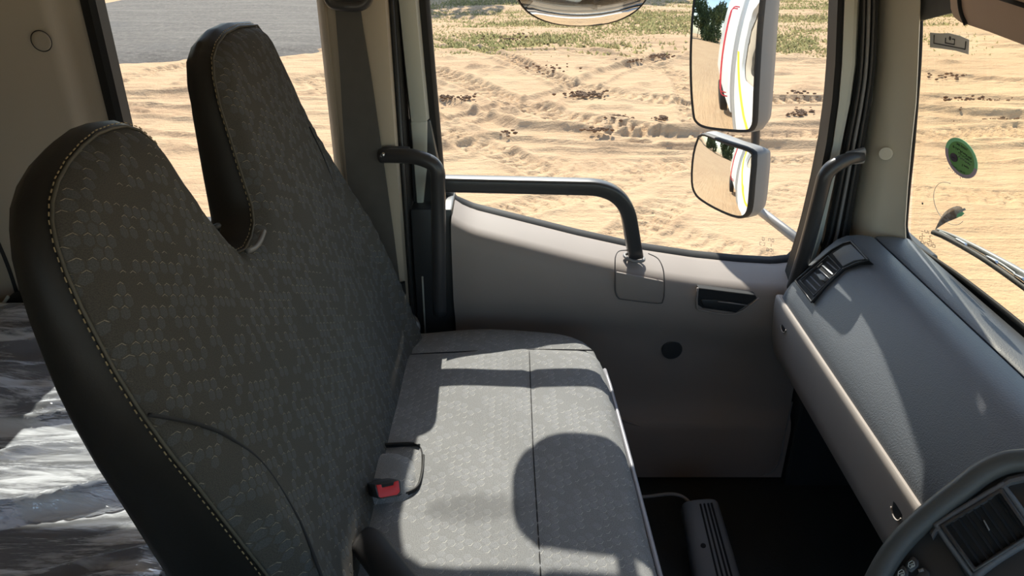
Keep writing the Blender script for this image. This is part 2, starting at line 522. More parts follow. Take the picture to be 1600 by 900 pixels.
def asphalt_mat():
    m, nt, b = new_mat('gravel_asphalt')
    co = geo(nt)
    n1 = noise(nt, co, .5, 4); n2 = noise(nt, co, 9, 7, .85)
    mp = nt.nodes.new('ShaderNodeMapping'); mp.inputs['Scale'].default_value = (.5, 2.5, 1); mp.inputs['Rotation'].default_value = (0, 0, .2); nt.links.new(co, mp.inputs[0])
    n3 = noise(nt, mp.outputs[0], 1.4, 5, .6)
    c = ramp(nt, n2, [(.3, (.060, .049, .039)), (.52, (.115, .096, .077)), (.72, (.27, .23, .19))])
    c = mixc(nt, maprange(nt, n3, .42, .7, 0, .55), c, (.19, .165, .135))
    c = mixc(nt, maprange(nt, n1, .55, .75, 0, .4), c, (.085, .078, .072))
    nt.links.new(c, b.inputs['Base Color']); b.inputs['Roughness'].default_value = .9
    bump(nt, b, n2, .7, .03)
    return m
MT['asphalt'] = asphalt_mat()
def grass_mat():
    m, nt, b = new_mat('dry_grass')
    co = geo(nt)
    n1 = noise(nt, co, .55, 4); n2 = noise(nt, co, 5, 3)
    c = ramp(nt, n1, [(.3, (.30, .285, .135)), (.55, (.37, .325, .165)), (.75, (.43, .35, .20))])
    c = mixc(nt, maprange(nt, n2, .4, .75, 0, .7), c, (.28, .29, .12))
    out = nt.nodes['Material Output']; nt.nodes.remove(b)
    df = nt.nodes.new('ShaderNodeBsdfDiffuse'); tl = nt.nodes.new('ShaderNodeBsdfTranslucent')
    nt.links.new(c, df.inputs[0]); nt.links.new(c, tl.inputs[0])
    mx = nt.nodes.new('ShaderNodeMixShader'); mx.inputs[0].default_value = .55
    nt.links.new(df.outputs[0], mx.inputs[1]); nt.links.new(tl.outputs[0], mx.inputs[2]); nt.links.new(mx.outputs[0], out.inputs[0])
    return m
MT['grass'] = grass_mat()

# ------------------------------------------------------------------ outdoors: sand with ruts
def vnoise(x, y, seed):
    r = np.random.default_rng(seed).random((256, 256))
    xi, yi = np.floor(x).astype(int), np.floor(y).astype(int)
    fx, fy = x - xi, y - yi
    fx = fx * fx * (3 - 2 * fx); fy = fy * fy * (3 - 2 * fy)
    g = lambda i, j: r[(xi + i) % 256, (yi + j) % 256]
    return (g(0, 0) * (1 - fx) + g(1, 0) * fx) * (1 - fy) + (g(0, 1) * (1 - fx) + g(1, 1) * fx) * fy - .5
GZ = -H
def gpx(u, v): p = pz(u, v, GZ); return (p.x, p.y)
TRACKS = [  # (pixel polyline on the ground, half-width m, depth m, tread)
    ([(690, 62), (790, 92), (880, 128), (960, 150), (1060, 160), (1290, 160)], .17, .035, 1),
    ([(676, 110), (760, 140), (880, 185), (1060, 212), (1290, 206)], .2, .03, 1),
    ([(684, 160), (800, 205), (1000, 212), (1290, 200)], .22, .045, 0),
    ([(690, 235), (800, 222), (1000, 226), (1290, 232)], .2, .035, 0),
    ([(1060, 82), (960, 108), (880, 140), (760, 175), (690, 190)], .16, .03, 0),
    ([(1000, 82), (1060, 120), (1080, 190)], .16, .02, 1),
    ([(700, 75), (860, 78), (1080, 95), (1290, 100)], .2, .03, 0),
    ([(780, 330), (900, 300), (1080, 255), (1280, 240)], .16, .012, 1),
    ([(780, 240), (880, 285), (1020, 350), (1180, 400)], .16, .012, 1),
    ([(690, 205), (800, 250), (900, 262), (1090, 258)], .18, .014, 1),
    ([(940, 390), (1060, 300), (1200, 330), (1260, 300)], .16, .01, 1),
    ([(160, 152), (330, 148), (520, 148)], .2, .03, 0),
    ([(170, 176), (330, 178), (520, 186)], .2, .025, 0),
    ([(180, 215), (330, 226), (520, 232)], .2, .02, 0),
    ([(170, 132), (230, 112), (300, 100)], .16, .02, 1),
    ([(455, 128), (500, 120), (520, 140)], .2, .02, 1),
    ([(1430, 178), (1510, 184), (1620, 188)], .22, .05, 0),
    ([(1430, 160), (1510, 156), (1620, 158)], .2, .03, 0),
    ([(1430, 232), (1500, 240), (1620, 232)], .2, .025, 0),
    ([(1430, 215), (1500, 208), (1620, 206)], .18, .02, 1),
    ([(1430, 110), (1500, 118), (1620, 128)], .2, .03, 0),
    ([(1430, 300), (1500, 306), (1620, 310)], .2, .012, 1),
]
NA, NR = 760, 420
aa = np.tan(np.linspace(-.70, .70, NA)) 
inv = np.linspace(1 / 2.3, 1 / 26.0, NR)
yy = 1 / inv
# more rows far away than 1/y alone would give
yy = np.unique(np.concatenate([yy, np.linspace(6, 26, 330)]))
NR = len(yy)
Xg = aa[None, :] * yy[:, None]; Yg = np.repeat(yy[:, None], NA, 1)
Zg = np.zeros_like(Xg); Dg = np.zeros_like(Xg)
wx = Xg + .25 * vnoise(Xg * .6, Yg * .6, 1); wy = Yg + .25 * vnoise(Xg * .6 + 9, Yg * .6, 2)
for pts, hw, dep, tread in TRACKS:
    W = [gpx(*p) for p in pts]
    best = np.full(Xg.shape, 1e9); along = np.zeros_like(Xg); L = 0
    for (x0, y0), (x1, y1) in zip(W, W[1:]):
        dx, dy = x1 - x0, y1 - y0; ln = math.hypot(dx, dy)
        t = np.clip(((wx - x0) * dx + (wy - y0) * dy) / ln ** 2, 0, 1)
        d = np.hypot(wx - x0 - t * dx, wy - y0 - t * dy)
        k = d < best
        best = np.where(k, d, best); along = np.where(k, L + t * ln, along); L += ln
    s = best / hw
    dep = dep * 1.25
    prof = -np.clip(1.25 - s, 0, .5) * 2 * dep + dep * .8 * np.exp(-((s - 1.45) / .28) ** 2)
    if tread:
        prof = prof + dep * .6 * np.sign(np.sin(along * 2 * math.pi / .16 + s * 2)) * (s < 1)
    mod = .55 + 1.1 * np.clip(vnoise(along * .8 + L, s * 0, 5) + .4, 0, 1)
    Zg += prof * mod
    Dg = np.maximum(Dg, np.exp(-((s - 1.4) / .35) ** 2) * np.clip(vnoise(along * 1.3 + 3 * L, s, 6) * 2.2 - .15, 0, 1))
amp = np.clip((Yg - 3) / 6, .15, 1)
for i, (sc, a) in enumerate(((.7, .07), (1.7, .04), (4.2, .022), (9, .012))):
    Zg += amp * a * (vnoise(Xg * sc * .55 + 5, Yg * sc * 1.5, 11 + i))
# churned lumps along the belt of sand before the grass
belt = np.clip((Yg - 7.0) / 3, 0, 1) * np.clip((16.5 - Yg) / 2, 0, 1)
lump = np.clip(vnoise(Xg * 1.6, Yg * 1.9, 31) + vnoise(Xg * 4.5, Yg * 5, 32) * .7 - .22, 0, 1)
Zg += belt * lump * .12
Dg = np.clip(np.maximum(Dg, belt * np.clip(lump * 2.0 - .12, 0, 1)), 0, 1)
Zg = np.clip(Zg, -.08, .055)
Zg *= np.clip((25.5 - Yg) / 3, 0, 1)
Zg += GZ
verts = np.stack([Xg.ravel(), Yg.ravel(), Zg.ravel()], 1)
idx = np.arange(NR * NA).reshape(NR, NA)
quads = np.stack([idx[:-1, :-1], idx[:-1, 1:], idx[1:, 1:], idx[1:, :-1]], -1).reshape(-1, 4)
def np_mesh(name, verts, faces, mat, smooth=True):
    me = bpy.data.meshes.new(name)
    k = faces.shape[1]
    me.vertices.add(len(verts)); me.loops.add(faces.size); me.polygons.add(len(faces))
    me.vertices.foreach_set('co', np.ascontiguousarray(verts, np.float32).ravel())
    me.loops.foreach_set('vertex_index', np.ascontiguousarray(faces, np.int32).ravel())
    me.polygons.foreach_set('loop_start', np.arange(0, faces.size, k, dtype=np.int32))
    me.update(calc_edges=True)
    if smooth: me.shade_smooth()
    me.materials.append(mat)
    return me
me = np_mesh('ground', verts + np.array([0, 0, H]), quads, MT['sand'])
at = me.attributes.new('dirt', 'FLOAT', 'POINT'); at.data.foreach_set('value', Dg.ravel().astype(np.float32))
g = bpy.data.objects.new('ground', me); COL.objects.link(g); ORG['ground'] = Vector((0, 0, GZ))
tag(g, 'churned pale orange sand with tyre ruts outside the cab', 'ground', kind='structure')
gp = mk('far_ground', slab([(-140, -60, GZ - .09), (140, -60, GZ - .09), (140, 200, GZ - .09), (-140, 200, GZ - .09)], (0, 0, -.1)), MT['sand'], g)

# road surface at upper left
bnd = [gpx(u, v) for u, v in ((60, 118), (120, 110), (170, 108), (195, 113), (215, 110), (245, 105), (285, 101), (330, 100), (380, 98), (430, 98), (455, 97), (475, 94), (505, 92), (560, 84), (600, 60), (625, 20), (620, -20), (400, -25), (250, -20), (150, 4), (60, 20))]
bnd = [(x + .12 * math.sin(i * 3.1), y + .1 * math.sin(i * 5.3)) for i, (x, y) in enumerate(resample([Vector(p) for p in bnd], .35))]
_p, _f, _u, _r, _o = pillow(bnd, .45, lambda a, b, c: (a, b, GZ + .10 + c), lambda a, b, d: .02 * min(1, d / 2) - .2 * (1 - min(1, d / .9)))
mk('road', (_p, _f), MT['asphalt'], None, True, label='grey gravelly asphalt seen through the rear side window', cat='road', kind='structure')

# grass verge: base of tufts
def in_grass(x, y):
    u = 800 + FPX * x / (y * CT + 2.55 * ST) 
    lim = 15.6 + .9 * math.sin(x * .7) + .8 * math.sin(x * 1.9 + 1) - 1.2 * math.exp(-((x - .5) / 1.6) ** 2) + (1.6 if x > 6 else 0)
    return y - lim
V, F = [], []
n = 0
while n < 80000:
    x = random.uniform(-3.4, 19); y = random.uniform(14, 27.5)
    q = in_grass(x, y)
    if q < 0 and random.random() > math.exp(q * 1.6) * .5: continue
    if math.sin(x * 2.3 + y) + math.sin(y * 2.9 - x * 1.3) < -1.1 and random.random() < .7: continue
    h = random.uniform(.015, .05); a = random.uniform(0, 6.28); w = random.uniform(.02, .05)
    b0 = len(V)
    V += [(x - w * math.cos(a), y - w * math.sin(a), GZ - .03), (x + w * math.cos(a), y + w * math.sin(a), GZ - .03),
          (x + random.uniform(-.06, .06), y + random.uniform(-.06, .06), GZ + h)]
    F.append((b0, b0 + 1, b0 + 2)); n += 1
me = np_mesh('grass', np.array(V) + np.array([0, 0, H]), np.array(F), MT['grass'], False)
go = bpy.data.objects.new('grass', me); COL.objects.link(go)
tag(go, 'sparse dry olive grass along the far edge of the sand', 'grass', kind='stuff')

# dark clods of soil
cl = MB()
base = bmesh.new(); bmesh.ops.create_icosphere(base, subdivisions=1, radius=1)
bv = [v.co.copy() for v in base.verts]; bf = [tuple(v.index for v in f.verts) for f in base.faces]; base.free()
for (u, v, du, dv, k) in ((912, 150, 34, 5, 60), (965, 186, 18, 4, 26), (930, 206, 20, 4, 22), (1035, 188, 12, 4, 12), (700, 155, 14, 4, 16), (728, 156, 14, 6, 16),
                          (1252, 178, 20, 6, 26), (1035, 90, 26, 3, 24), (860, 110, 40, 8, 20), (985, 95, 20, 5, 14), (790, 212, 16, 4, 8), (1250, 150, 30, 8, 16),
                          (1520, 158, 60, 4, 24), (1480, 122, 30, 5, 14), (1560, 190, 50, 4, 16), (800, 60, 60, 6, 20), (1120, 215, 50, 5, 10), (1500, 173, 4, 2, 5)):
    for _ in range(int(k * 1.6)):
        p = pz(u + random.gauss(0, du * .5), v + random.gauss(0, dv * .5), GZ)
        s = random.uniform(.008, .026)
        j = [random.uniform(.7, 1.25) for _ in bv]
        cl.add(([(p.x + q.x * s * 1.4 * r, p.y + q.y * s * r, GZ + .03 + q.z * s * .8 * r) for q, r in zip(bv, j)], bf))
mk('soil_clods', cl.vf(), MT['clod'], label='dark brown clods scattered on the rutted sand', cat='soil', kind='stuff')

# trees: one beyond the grass throws its shade on it, others show in the side mirrors
def tree(x, y, h, r, label, group, seed, cz=.55):
    t = empty('tree', (x, y, GZ), label, 'tree', group)
    mk('trunk', tube([(x, y, GZ - .1), (x + .1, y, GZ + h * .3), (x - .05, y + .1, GZ + h * .75)], [.2, .15, .08], 9), MT['trunk'], t, True)
    rg = random.Random(seed); V, F = [], []
    for k in range(9):
        c = Vector((rg.uniform(-1, 1) * r * .6, rg.uniform(-1, 1) * r * .6, h * cz + rg.uniform(0, 1) * h * (1 - cz) * .75))
        for q in range(420):
            d = Vector((rg.gauss(0, 1), rg.gauss(0, 1), rg.gauss(0, .8))).normalized() * r * .5 * rg.uniform(.5, 1)
            p = Vector((x, y, GZ)) + c + d
            a = Vector((rg.gauss(0, 1), rg.gauss(0, 1), rg.gauss(0, 1))).normalized() * (.075 * r); bb = a.orthogonal().normalized() * (.05 * r)
            b0 = len(V); V += [p - a, p + bb, p + a, p - bb]; F.append((b0, b0 + 1, b0 + 2, b0 + 3))
    mk('crown', (V, F), MT['leaves'], t)
tree(-1.2, 27.5, 6.2, 2.6, 'tree beyond the grass verge casting shade on it', None, 1, .6)
tree(5.0, 30.5, 7.0, 2.4, 'second tree beyond the verge, further right', None, 2, .6)
for i, (x, y) in enumerate(((-58, 3.0), (-68, 11), (-57, 19), (-68, 27), (-58, 35), (-68, 43), (-58, 51), (-68, 59), (-68, -6), (-57, 67), (-68, 72))):
    tree(x, y, 13 + (i % 3), 5.5, 'bushy green tree far behind the truck seen in the mirrors', 'trees behind the truck', 10 + i, .12)

# ------------------------------------------------------------------ cab shell
YS = 1.45                                           # inner face of the near side wall lining
# floor, ceiling, rear, driver's side
mk('floor', bevel(box(-1.22, .95, -.6, 1.6, -1.32, -1.26), .005), MT['floor'], label='dark rubber floor of the cab', cat='floor', kind='structure')
mk('ceiling', bevel(box(-1.25, .70, -.62, 1.6, .07, .14), .01), MT['ceiling'], label='pale lined ceiling of the cab', cat='ceiling', kind='structure')
mk('wall_rear', bevel(box(-1.26, -1.20, -.6, 1.6, -1.3, .09), .01), MT['wall_beige'], label='beige lined rear wall of the cab', cat='wall', kind='structure')
def ring_mesh(rings):   # list of rings of 3d points with equal count, open surface then closed back
    return loft(rings, closed=True, cap=False, loop=True)
# driver's side wall, unseen; window opening enlarged to let more light in
i0 = rrect(-.72, .70, -.66, .02, .06); o0 = rrect(-1.25, .86, -1.32, .10, .02)
mk('wall_right', ring_mesh([[(x, -.56, z) for x, z in i0], [(x, -.56, z) for x, z in o0], [(x, -.63, z) for x, z in o0], [(x, -.63, z) for x, z in i0]]), MT['trim_grey'], label='driver side wall with its window opening', cat='wall', kind='structure')
mk('window_3', slab([(x, -.60, z) for x, z in rrect(-.725, .705, -.665, .025, .06)], (0, .004, 0)), MT['glass_door'], label='side window on the driver side', cat='window', kind='structure')

# quarter window wall behind the seats
QX0, QX1, QZ0, QZ1 = -.772, -.362, -.615, -.035
R0 = rrect(QX0, QX1, QZ0, QZ1, .07, 7)
def grow(d): return rrect(QX0 - d, QX1 + d, QZ0 - d, QZ1 + d, .07 + d, 7)
def quarter(y, d, dr=None):
    dr = d if dr is None else dr
    return [(min(x, QX1 + dr), y, z) for x, z in grow(d)]
big = rrect(-1.22, -.335, -1.30, .09, .02, 7)
wl = mk('wall_left', ring_mesh([quarter(1.525, .022), quarter(1.512, .026), quarter(1.50, .05, .026), quarter(1.465, .062, .028), quarter(1.452, .078, .03), [(x, YS, z) for x, z in big], [(x, 1.59, z) for x, z in big], [(x, 1.59, z) for x, z in grow(.075)], [(x, 1.548, z) for x, z in grow(.03)]]), MT['wall_beige'], None, True, label='beige brown side lining around the rear side window', cat='wall', kind='structure', angle=50)
mk('window_seal', ring_mesh([[(x, 1.545, z) for x, z in R0], [(x, 1.510, z) for x, z in R0], [(x, 1.503, z) for x, z in grow(.010)], [(x, 1.506, z) for x, z in grow(.027)], [(x, 1.545, z) for x, z in grow(.027)]]), MT['rubber'], wl, True, angle=40)
pcap = py(65, 64, YS)
mk('screw_cap', disc(pcap + Vector((0, -.002, 0)), (0, -1, 0), .0165, .004, 28), MT['wall_beige'], wl, True, label='round plastic cap on the lining', angle=40)
ov = [pcap + Vector((math.cos(a) * .0185, -.001, math.sin(a) * .0185)) for a in [k * math.pi / 14 for k in range(28)]]
mk('cap_groove', tube(ov, .0008, 6, closed=True), MT['seam'], wl, True)
lseam = smooth_path([py(-40, 300, 1.449), py(-6, 372, 1.449), py(14, 420, 1.449), py(30, 470, 1.449)], 6)
mk('lining_seam', tube(lseam, .004, 6), MT['seam'], wl, True)
mk('window_1', slab([(x, 1.545, z) for x, z in grow(.008)], (0, .005, 0)), MT['glass_door'], label='rear side window pane behind the passenger seat', cat='window', kind='structure')

# ---- B pillar
def vline(u, v, y, z0=-1.26, z1=.08):
    p = py(u, v, y); return p.x, y
def vert_profile(prof, zs):
    return loft([[(x, y, z) for x, y in prof] for z in zs])
bx = lambda u, y: py(u, 225, y).x
prof = [(bx(517, 1.52), 1.53), (bx(521, 1.49), 1.485), (bx(525, 1.47), 1.463), (bx(533, 1.46), 1.455), (bx(545, 1.45), 1.452), (bx(596, 1.45), 1.452), (bx(608, 1.45), 1.452), (bx(617, 1.455), 1.457), (bx(621, 1.47), 1.47), (bx(622, 1.47), 1.56), (bx(517, 1.52), 1.56)]
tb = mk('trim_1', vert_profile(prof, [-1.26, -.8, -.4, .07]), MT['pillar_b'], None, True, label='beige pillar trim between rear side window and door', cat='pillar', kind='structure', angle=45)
tds = empty('trim_2', (bx(628, 1.5), 1.5, -1.26), 'black rubber door seal beside the beige pillar trim', 'seal', kind='structure')
mk('seal_strip', vert_profile([(bx(621, 1.48), 1.482), (bx(631, 1.48), 1.482), (bx(633, 1.48), 1.50), (bx(633, 1.48), 1.56), (bx(621, 1.48), 1.56)], [-1.26, .07]), MT['rubber'], tds)
mk('seal_lip', tube([(bx(627, 1.476), 1.479, -1.2), (bx(627, 1.476), 1.479, .06)], .0035, 8), MT['dark_plastic'], tds, True)

# ------------------------------------------------------------------ passenger door
door = empty('door_1', (.25, 1.5, -1.26), 'passenger door with big window, grey trim panel and black grab bar', 'door', kind='structure')
GP0, GN = (0, 1.529, 0), (0, 1, .085)
gy = lambda z: 1.529 - .085 * z
wpx = [(660, -140), (671, 0), (680, 110), (690, 225), (694, 275), (701, 296), (714, 309), (740, 320), (800, 335), (900, 360), (1000, 382), (1080, 394), (1150, 401), (1205, 404), (1232, 401), (1248, 386), (1258, 345), (1270, 288), (1283, 222), (1292, 130), (1298, 50), (1301, 0)]
W = [(p.x, p.z) for p in (pp(u, v, GP0, GN) for u, v in wpx)]
W[0] = (W[1][0] - .001, -.13)
W += [(.610, -.13), (.606, -.085), (.590, -.058), (.56, -.048), (.3, -.044), (-.07, -.046), (-.115, -.052), (-.142, -.072), (-.151, -.10)]
def dens(poly, step):
    return [tuple(q) for q in resample([Vector(p) for p in poly], step)]
W = ccw(dens(W, .03))
sill = sorted([(p.x, p.z) for p in (pp(u, v, GP0, GN) for u, v in wpx[4:15])])
def zs(x):
    if x <= sill[0][0]: return sill[0][1]
    for (a, za), (b_, zb) in zip(sill, sill[1:]):
        if x <= b_: return za + (zb - za) * (x - a) / max(1e-6, b_ - a)
    return sill[-1][1]
def wring(d, dy):
    q = offset_poly(W, d); return [(x, gy(z) + dy, z) for x, z in q]
seal = mk('window_seal', ring_mesh([wring(0, .012), wring(0, -.008), wring(.006, -.016), wring(.017, -.018), wring(.021, -.010), wring(.021, .012)]), MT['rubber'], door, True, angle=40)
def split_ring(rings, keep, name, mat, **kw):
    n = len(rings[0]); sel_ = [i for i in range(n) if keep(i)]
    # rotate so that the kept run is contiguous
    s = next(i for i in sel_ if (i - 1) % n not in sel_)
    run = []
    i = s
    while i % n in sel_ and len(run) < n: run.append(i % n); i += 1
    return mk(name, loft([[r[i] for r in rings] for i in run]), mat, door, True, angle=40, **kw)
fr = [wring(.018, -.022), wring(.022, -.040), wring(.034, -.046), wring(.052, -.042), wring(.058, -.02), wring(.058, .03), wring(.018, .03)]
split_ring(fr, lambda i: not (W[i][1] < -.42 and W[i][0] < .628), 'window_frame', MT['frame_grey'])
mk('window_pane', slab([(x, gy(z), z) for x, z in offset_poly(W, .01)][::1], (0, .005, 0)), MT['glass_door'], door)
mk('frame_foot', bevel(slab([(-.203, 1.518, -.40), (-.170, 1.518, -.40), (-.176, 1.522, -.50), (-.190, 1.525, -.60), (-.201, 1.525, -.60)], (0, .05, 0)), .004), MT['frame_grey'], door, True, angle=40)
# rear door edge: dark jamb strip below the frame
mk('door_edge', bevel(box(bx(634, 1.49), bx(700, 1.49) + .004, 1.486, 1.60, -1.25, -.575), .006), MT['dark_plastic'], door, True, angle=40)
mk('edge_moulding', tube([py(660, 432, 1.483), py(664, 520, 1.483)], .0022, 6), MT['frame_grey'], door, True, label='thin pale line along the rear edge of the door')
mk('door_edge', bevel(slab([(bx(640, 1.53), 1.53, -.60), (-.146, 1.53, -.60), (-.146, 1.53, -.535), (-.165, 1.53, -.40), (bx(640, 1.53), 1.53, -.40)], (0, .05, 0)), .004), MT['dark_plastic'], door, True, angle=40)
# trim panel loft
cols = []
xs = [bx(699, 1.445) + (.650 - bx(699, 1.445)) * i / 46 for i in range(47)]
for x in xs:
    e = max(0, 1 - (x - xs[0]) / .05)
    z0 = zs(x) - .004
    if x < -.09: z0 = min(z0, -.565 + .05 * 0)
    yi = 1.445
    zb = -.762 - .135 * max(0, x)
    prof = [(1.60, z0 - .03), (1.575, z0 - .002), (1.555, z0), (1.48, z0 - .004), (1.458, z0 - .009), (1.447, z0 - .02), (yi - .004, z0 - .045), (yi - .006, (z0 + zb) / 2 - .02), (yi - .004, zb), (1.450, zb - .03), (1.462, zb - .055), (1.472, zb - .09),
            (1.474, -1.02), (1.470, -1.075), (1.452, -1.09), (1.445, -1.11), (1.446, -1.25), (1.60, -1.25)]
    cols.append([(x, y + .006 * e, z) for y, z in prof])
mk('door_panel', loft(cols), MT['trim_grey'], door, True, angle=60)
# pocket line at the bottom of the panel
mk('pocket_edge', tube(smooth_path([py(940, 640, 1.452), py(985, 660, 1.452), py(1040, 676, 1.452), py(1110, 684, 1.452), py(1185, 684, 1.452)], 5), .004, 6), MT['trim_grey'], door, True)
# speaker plug
mk('panel_plug', disc(py(1050, 547, 1.466), (0, -1, .05), .023, .006, 28), MT['dark_plastic'], door, True, label='round dark plug in the door panel', angle=40)
# handle cover plate over the foot of the bar
f0 = 1.4385
cov = [py(u, v, f0) for u, v in ((962, 425), (962, 455), (966, 464), (975, 467), (1028, 473), (1035, 468), (1037, 458), (1037, 440))]
mk('cover_plate', bevel(slab(cov, (0, .006, 0)), .002), MT['trim_grey'], door, True, angle=40)
grv = smooth_path([py(985, 391, 1.487), py(968, 392, 1.482), py(962, 400, 1.468), py(961, 412, 1.452), py(961, 428, 1.4385), py(961, 455, 1.438), py(966, 465, 1.438), py(975, 468, 1.438), py(1028, 474, 1.438), py(1036, 469, 1.438), py(1038, 458, 1.438), py(1038, 440, 1.438), py(1036, 420, 1.452), py(1028, 404, 1.475), py(1013, 396, 1.492)], 4)
mk('cover_groove', tube(grv, .0012, 6), plain('groove_grey', (.09, .08, .075), .6), door, True)
# inner door handle in its recess
rec = [py(u, v, 1.4375) for u, v in ((1091, 450), (1180, 461), (1183, 466), (1150, 489), (1098, 482), (1090, 476))]
mk('handle_recess', bevel(slab(rec, (0, .03, 0)), .002), MT['seam'], door)
hl = mk('door_handle', bevel(slab([py(u, v, 1.432) for u, v in ((1095, 468), (1120, 469), (1168, 477), (1150, 487), (1100, 480))], (0, .012, 0)), .003), MT['dark_plastic'], door, True, label='dark recessed door release', angle=40)
mk('handle_edge', tube([py(1122, 471, 1.430), py(1168, 477, 1.430)], .0016, 6), MT['housing'], hl, True)
mk('recess_lip', tube(smooth_path([py(1090, 450, 1.436), py(1089, 478, 1.436), py(1098, 485, 1.436), py(1148, 491, 1.436), py(1186, 466, 1.436)], 3), .0024, 6), MT['trim_grey'], door, True)
# the grab bar across the window
yb = 1.485
bar = fillet([py(676, 286, yb), py(975, 293, yb), py(993, 400, yb + .012)], .075, 12)
bar = resample(bar, .02, closed=False)
mk('grab_bar', tube(bar, .0155, 16, up=(0, 0, 1), ry=.017, sq=.6), MT['handle'], door, True, label='black grab bar bent down into the door sill')
pc = py(991, 401, 1.497)
col_ = [pc + Vector((math.cos(a) * .021, math.sin(a) * .019, -.002 + .006 * math.cos(a) * -.6)) for a in [k * math.pi / 12 for k in range(24)]]
mk('bar_collar', tube(col_, .0035, 8, closed=True), MT['housing'], door, True)
# etched glass marks at the lower front corner
mkx = MB(); rr = random.Random(3)
for r_ in range(3):
    for k in range(5):
        u, v = 1186 + k * 5 + r_, 370 + r_ * 8 + k * .8
        if rr.random() < .25: continue
        a = [pp(u, v, (0, 1.525, 0), GN), pp(u + 3, v + .4, (0, 1.525, 0), GN), pp(u + 3, v + 5, (0, 1.525, 0), GN), pp(u, v + 4.6, (0, 1.525, 0), GN)]
        for i in range(4):
            if rr.random() < .7: mkx.add(tube([a[i], a[(i + 1) % 4]], .0005, 4))
mk('glass_mark', mkx.vf(), MT['icon'], door, label='faint etched maker marks on the glass')
# outer skin of the cab side (seen in the mirrors)
body = empty('truck_body', (-2, 1.65, -1.7), 'white cab and load body side of the truck seen in the mirrors', 'truck')
mk('door_skin', bevel(box(-.19, .72, 1.615, 1.645, -1.75, -.78), .012), MT['white_paint'], body, True, angle=40)
mk('quarter_skin', ring_mesh([[(x, 1.60, z) for x, z in grow(.085)], [(x, 1.64, z) for x, z in grow(.095)], [(x, 1.64, z) for x, z in rrect(-1.28, -.21, -1.75, .16, .03, 7)], [(x, 1.60, z) for x, z in rrect(-1.28, -.21, -1.75, .16, .03, 7)]]), MT['white_paint'], body, True, angle=40)
mk('rear_edge_strip', bevel(box(-1.62, -1.285, 1.58, 1.64, -1.75, .22), .01), MT['grey_paint'], body, True, angle=40)
mk('load_body', bevel(box(-6.6, -1.7, -.55, 1.66, -1.45, 1.0), .03), MT['white_paint'], body, True, angle=40)
mk('wheel', disc((-4.6, 1.62, -2.05), (0, 1, 0), .48, .22, 36), MT['rubber'], body, True, angle=40)
mk('tape_stripe', slab([(-1.27, 1.644, -.45), (-1.13, 1.644, -.45), (-.39, 1.644, -1.30), (-.53, 1.644, -1.30)], (0, -.004, 0)), MT['yellow_tape'], body, label='yellow reflective stripe')
for dx in (0.5, .72):
    mk('red_rail', tube(fillet([(-1.52 - dx, 1.62, .18), (-1.52 - dx, 1.80, .16), (-1.52 - dx, 1.80, -1.25), (-1.52 - dx, 1.62, -1.28)], .07, 6), .011, 8), MT['red_paint'], body, True, label='red tubular rail')

# ------------------------------------------------------------------ front pillar (trim_3 seal, trim_4 lining), windscreen
LV = [-190, -90, 0, 100, 160, 225, 290, 350, 372, 430, 470]
L0 = [1338, 1340, 1341, 1337, 1329, 1316, 1303, 1290, 1285, 1266, 1254]
L1 = [1372, 1373, 1373, 1369, 1362, 1351, 1340, 1330, 1326, 1312, 1302]
L2 = [1402, 1402, 1401, 1397, 1391, 1381, 1370, 1360, 1356, 1345, 1338]
L2b = [1412, 1412, 1411, 1407, 1402, 1393, 1383, 1374, 1370, 1360, 1354]
L3 = [1448, 1443, 1439, 1435, 1432, 1425, 1419, 1415, 1416, 1420, 1424]
ln = lambda L, y: [py(u, v, y) for u, v in zip(L, LV)]
ts = empty('trim_3', py(1330, 372, 1.49), 'dark ribbed rubber seal along the front edge of the door opening', 'seal', kind='structure')
mk('seal_strip', ribbon([ln(L0, 1.515), ln([a + 3 for a in L0], 1.488), ln([a - 3 for a in L1], 1.478), ln(L1, 1.478)], (.02, .08, 0)), MT['rubber'], ts, True, angle=35)
for k, o_ in enumerate((9, 17, 25)):
    mk('seal_rib', tube(smooth_path(ln([a + o_ * (b_ - a) / 33 for a, b_ in zip(L0, L1)], 1.476), 3), .0035, 8), MT['dark_plastic'] if k != 1 else MT['housing'], ts, True)
GL = [1300, 1301, 1301, 1297, 1292, 1283, 1270, 1256, 1250, 1232, 1220]
mk('frame_lip', ribbon([ln([a + 6 for a in GL], 1.475), ln([a + 8 for a in GL], 1.466), ln([a + 17 for a in GL], 1.462), ln([a + 18 for a in GL], 1.470)], (.008, .06, 0)), MT['rubber'], door, True, angle=35)
mk('frame_jamb', ribbon([ln([a + 17 for a in GL], 1.470), ln([a + 19 for a in GL], 1.458), ln([a - 6 for a in L0], 1.456), ln([a - 1 for a in L0], 1.466)], (.01, .07, 0)), MT['frame_grey'], door, True, angle=35)
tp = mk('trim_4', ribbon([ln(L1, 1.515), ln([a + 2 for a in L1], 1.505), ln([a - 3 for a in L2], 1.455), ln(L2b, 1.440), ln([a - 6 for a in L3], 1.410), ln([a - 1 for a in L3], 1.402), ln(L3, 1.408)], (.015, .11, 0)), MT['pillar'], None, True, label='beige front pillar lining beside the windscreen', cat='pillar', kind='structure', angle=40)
pcp = py(1384, 240, 1.438)
nn = Vector((-.62, -.78, 0))
mk('screw_cap', disc(pcp + nn * .002, nn, .0125, .004, 28), MT['pillar'], tp, True, angle=40)
